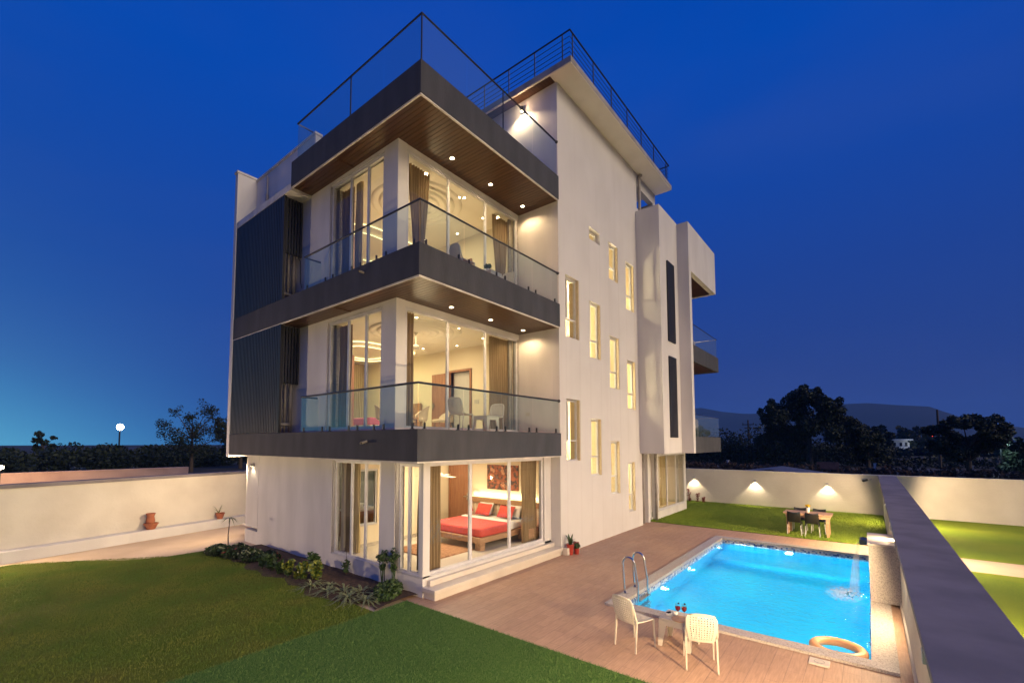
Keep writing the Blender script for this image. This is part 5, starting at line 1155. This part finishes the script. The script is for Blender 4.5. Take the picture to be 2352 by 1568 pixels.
t = thing('leafy_bush', 'leafy dark-green bush at the near end of the soil bed', 'bush', (5.95, 7.6, .02)); obj('foliage', MB().leaves([((5.92, 7.62, .16), (.30, .28, .18)), ((6.15, 7.75, .15), (.2, .25, .16)), ((5.75, 7.45, .10), (.2, .16, .10))], 2600, .032), leaf_md, t)
for i, (x, y, h, lb) in enumerate(((6.28, 8.26, .72, 'leggy tufted shrub standing against the villa wall, left one'), (6.30, 7.90, .80, 'leggy tufted shrub standing against the villa wall, right one'))):
    t = thing('tufted_shrub', lb, 'plant', (x, y, .02), 'leggy shrubs against the villa wall'); s = MB(); cs = []
    for k in range(4):
        q = (x+.10*math.cos(k*1.7+i), y+.14*math.sin(k*2.1+i), h*(.82+.06*k)); s.tube([(x+.05*math.cos(k), y+.05*math.sin(k*1.5), 0), ((x+q[0])/2, (y+q[1])/2, h*.5), q], [.014, .010, .007], 5); cs.append((q, (.075, .085, .09))); cs.append((((x+q[0])/2, (y+q[1])/2, h*.62), (.04, .04, .08)))
    obj('stem', s, leaf_md, t); obj('foliage', MB().leaves(cs, 330, .032), leaf_md, t)
for i, (x, y, rx, ry, h, lb) in enumerate(((5.12, 14.2, .34, .40, .36, 'dark bushy clump at the far left tip of the soil bed'), (5.30, 13.5, .34, .42, .40, 'dark bushy clump second from the far tip of the bed'), (5.42, 12.75, .32, .42, .42, 'dark bushy clump in front of the young shrubs'), (5.72, 12.35, .26, .36, .34, 'dark low clump behind the young shrubs'), (5.60, 14.0, .26, .36, .32, 'low dark clump between the path and the bed'))):
    t = thing('bushy_clump', lb, 'bush', (x, y, .02), 'dark bushy clumps at the far end of the bed'); h *= .72; obj('foliage', MB().leaves([((x, y, h*.45), (rx, ry, h*.55)), ((x+.1, y+.2, h*.6), (rx*.5, ry*.4, h*.45))], 1500, .040).leaves([((x, y, h*.55), (rx, ry, h*.5))], 420, .045, 1).leaves([((x, y, h*.6), (rx, ry, h*.5))], 70, .045, 2), [leaf_dk, leaf_md, leaf_rd if i % 2 else leaf_cr], t)
# tall small palm at the far end
t = thing('small_palm', 'thin-stemmed little palm rising beside the path', 'palm', (5.40, 14.25, 0)); obj('trunk', MB().tube([(5.40, 14.25, 0), (5.39, 14.27, .5), (5.42, 14.25, .98)], [.016, .012, .010], 6), bark, t)
m = MB()
for k in range(13):
    a = k*2.4; m.ribbon([(5.42+.26*f*math.cos(a), 14.25+.26*f*math.sin(a), .98+.10*f-.16*f*f*(1+.4*(k % 3))) for f in np.linspace(0, 1, 6)], .035, (0,))
obj('crown', m, leaf_md, t)
# plants on the left kerb
def pot(x, y, z, r, h, m, lb, kind='bowl'):
    t = thing('potted_plant', lb, 'plant', (x, y, z)); obj('pot', MB().lathe([(.001, 0), (r*.6, 0), (r*.92, h*.7), (r, h*.82), (r*1.05, h*.84), (r*1.05, h), (r*.92, h), (r*.85, h*.8), (.001, h*.78)], (x, y, z), 22), m, t, smooth=False); return t
x = 6.82; y = ky(x)+.2; t = pot(x, y, .30, .15, .22, terracotta, 'terracotta bowl with a yellow-green plant on the kerb of the side wall'); m = MB()
for k in range(14):
    a = k*2.4; m.ribbon([(x-.05+.20*f*math.cos(a)-.05*f, y+.14*f*math.sin(a), .50+.50*f*(1-.2*(k % 4))-.18*f*f) for f in np.linspace(0, 1, 6)], .03, (0,))
obj('foliage', m, leaf_yl, t)
x = 4.55; y = ky(x)+.2; t = pot(x, y, .30, .20, .20, terracotta, 'brown pot with a tall clay jar on the kerb, farther left'); obj('jar', MB().lathe([(.001, .0), (.11, .0), (.13, .12), (.10, .26), (.14, .36), (.12, .36), (.08, .25), (.001, .1)], (x-.02, y, .46), 18), terracotta, t, smooth=True)
# pots by the step
t = thing('potted_plant', 'tall red pot with broad green leaves at the end of the step', 'plant', (11.52, 6.58, 0)); obj('pot', MB().lathe([(.001, 0), (.075, 0), (.10, .24), (.112, .25), (.112, .29), (.095, .29), (.001, .26)], (11.50, 6.60, .005), 20), pot_red, t)
m = MB()
for k in range(11):
    a = k*2.4; l_ = .30; m.ribbon([(11.50+l_*.5*f*math.cos(a), 6.60+l_*.5*f*math.sin(a), .28+.40*f*(1-.25*(k % 3))-.12*f*f) for f in np.linspace(0, 1, 6)][::1], .085, (0,))
obj('foliage', m, leaf_md, t)
t = thing('potted_plant', 'small white pot of red leaves beside the tall red pot', 'plant', (11.82, 6.60, 0)); obj('pot', MB().lathe([(.001, 0), (.06, 0), (.09, .14), (.08, .14), (.001, .12)], (11.84, 6.60, .005), 18), white_pl, t); obj('foliage', MB().leaves([((11.80, 6.58, .22), (.12, .10, .10))], 190, .04), leaf_rd, t)
t = thing('potted_plant', 'small red-brown pot just right of the white one', 'plant', (11.68, 6.46, 0)); obj('pot', MB().lathe([(.001, 0), (.06, 0), (.075, .16), (.065, .16), (.001, .14)], (11.68, 6.50, .005), 18), pot_red, t); obj('foliage', MB().leaves([((11.70, 6.49, .22), (.08, .08, .07))], 110, .04), leaf_md, t)
obj('stone_block', bx(11.31, 11.44, 6.58, 6.76, .004, .20), marble, label='small pale stone block at the end of the step', cat='block', bevel=.01)
for i, (x, y, h, lb) in enumerate(((25.9, 7.55, .62, 'reddish shrub against the back wall nearest the villa'), (25.95, 7.15, .46, 'shorter reddish shrub beside the villa rear corner'), (25.95, 6.85, .26, 'smallest reddish shrub at the foot of the back wall'))): shrub((x, y, .01), h, .17, 75, .05, leaf_rd, lb, 'reddish shrubs at the back wall', 4, 60+i, low=.15)

# ================================================================== AIR
hz = bpy.data.materials.new('haze'); hz.use_nodes = True; hn = hz.node_tree.nodes; hn.clear()
ho = hn.new('ShaderNodeOutputMaterial'); hv = hn.new('ShaderNodeVolumePrincipled'); hv.inputs['Color'].default_value = (.19, .46, 1, 1); hv.inputs['Density'].default_value = .00021
hz.node_tree.links.new(hv.outputs[0], ho.inputs['Volume'])
obj('haze', bx(-310, 2710, -1710, 770, -6.2, 175), hz, kind='stuff', label='thin dusk haze over the fields', cat='haze')
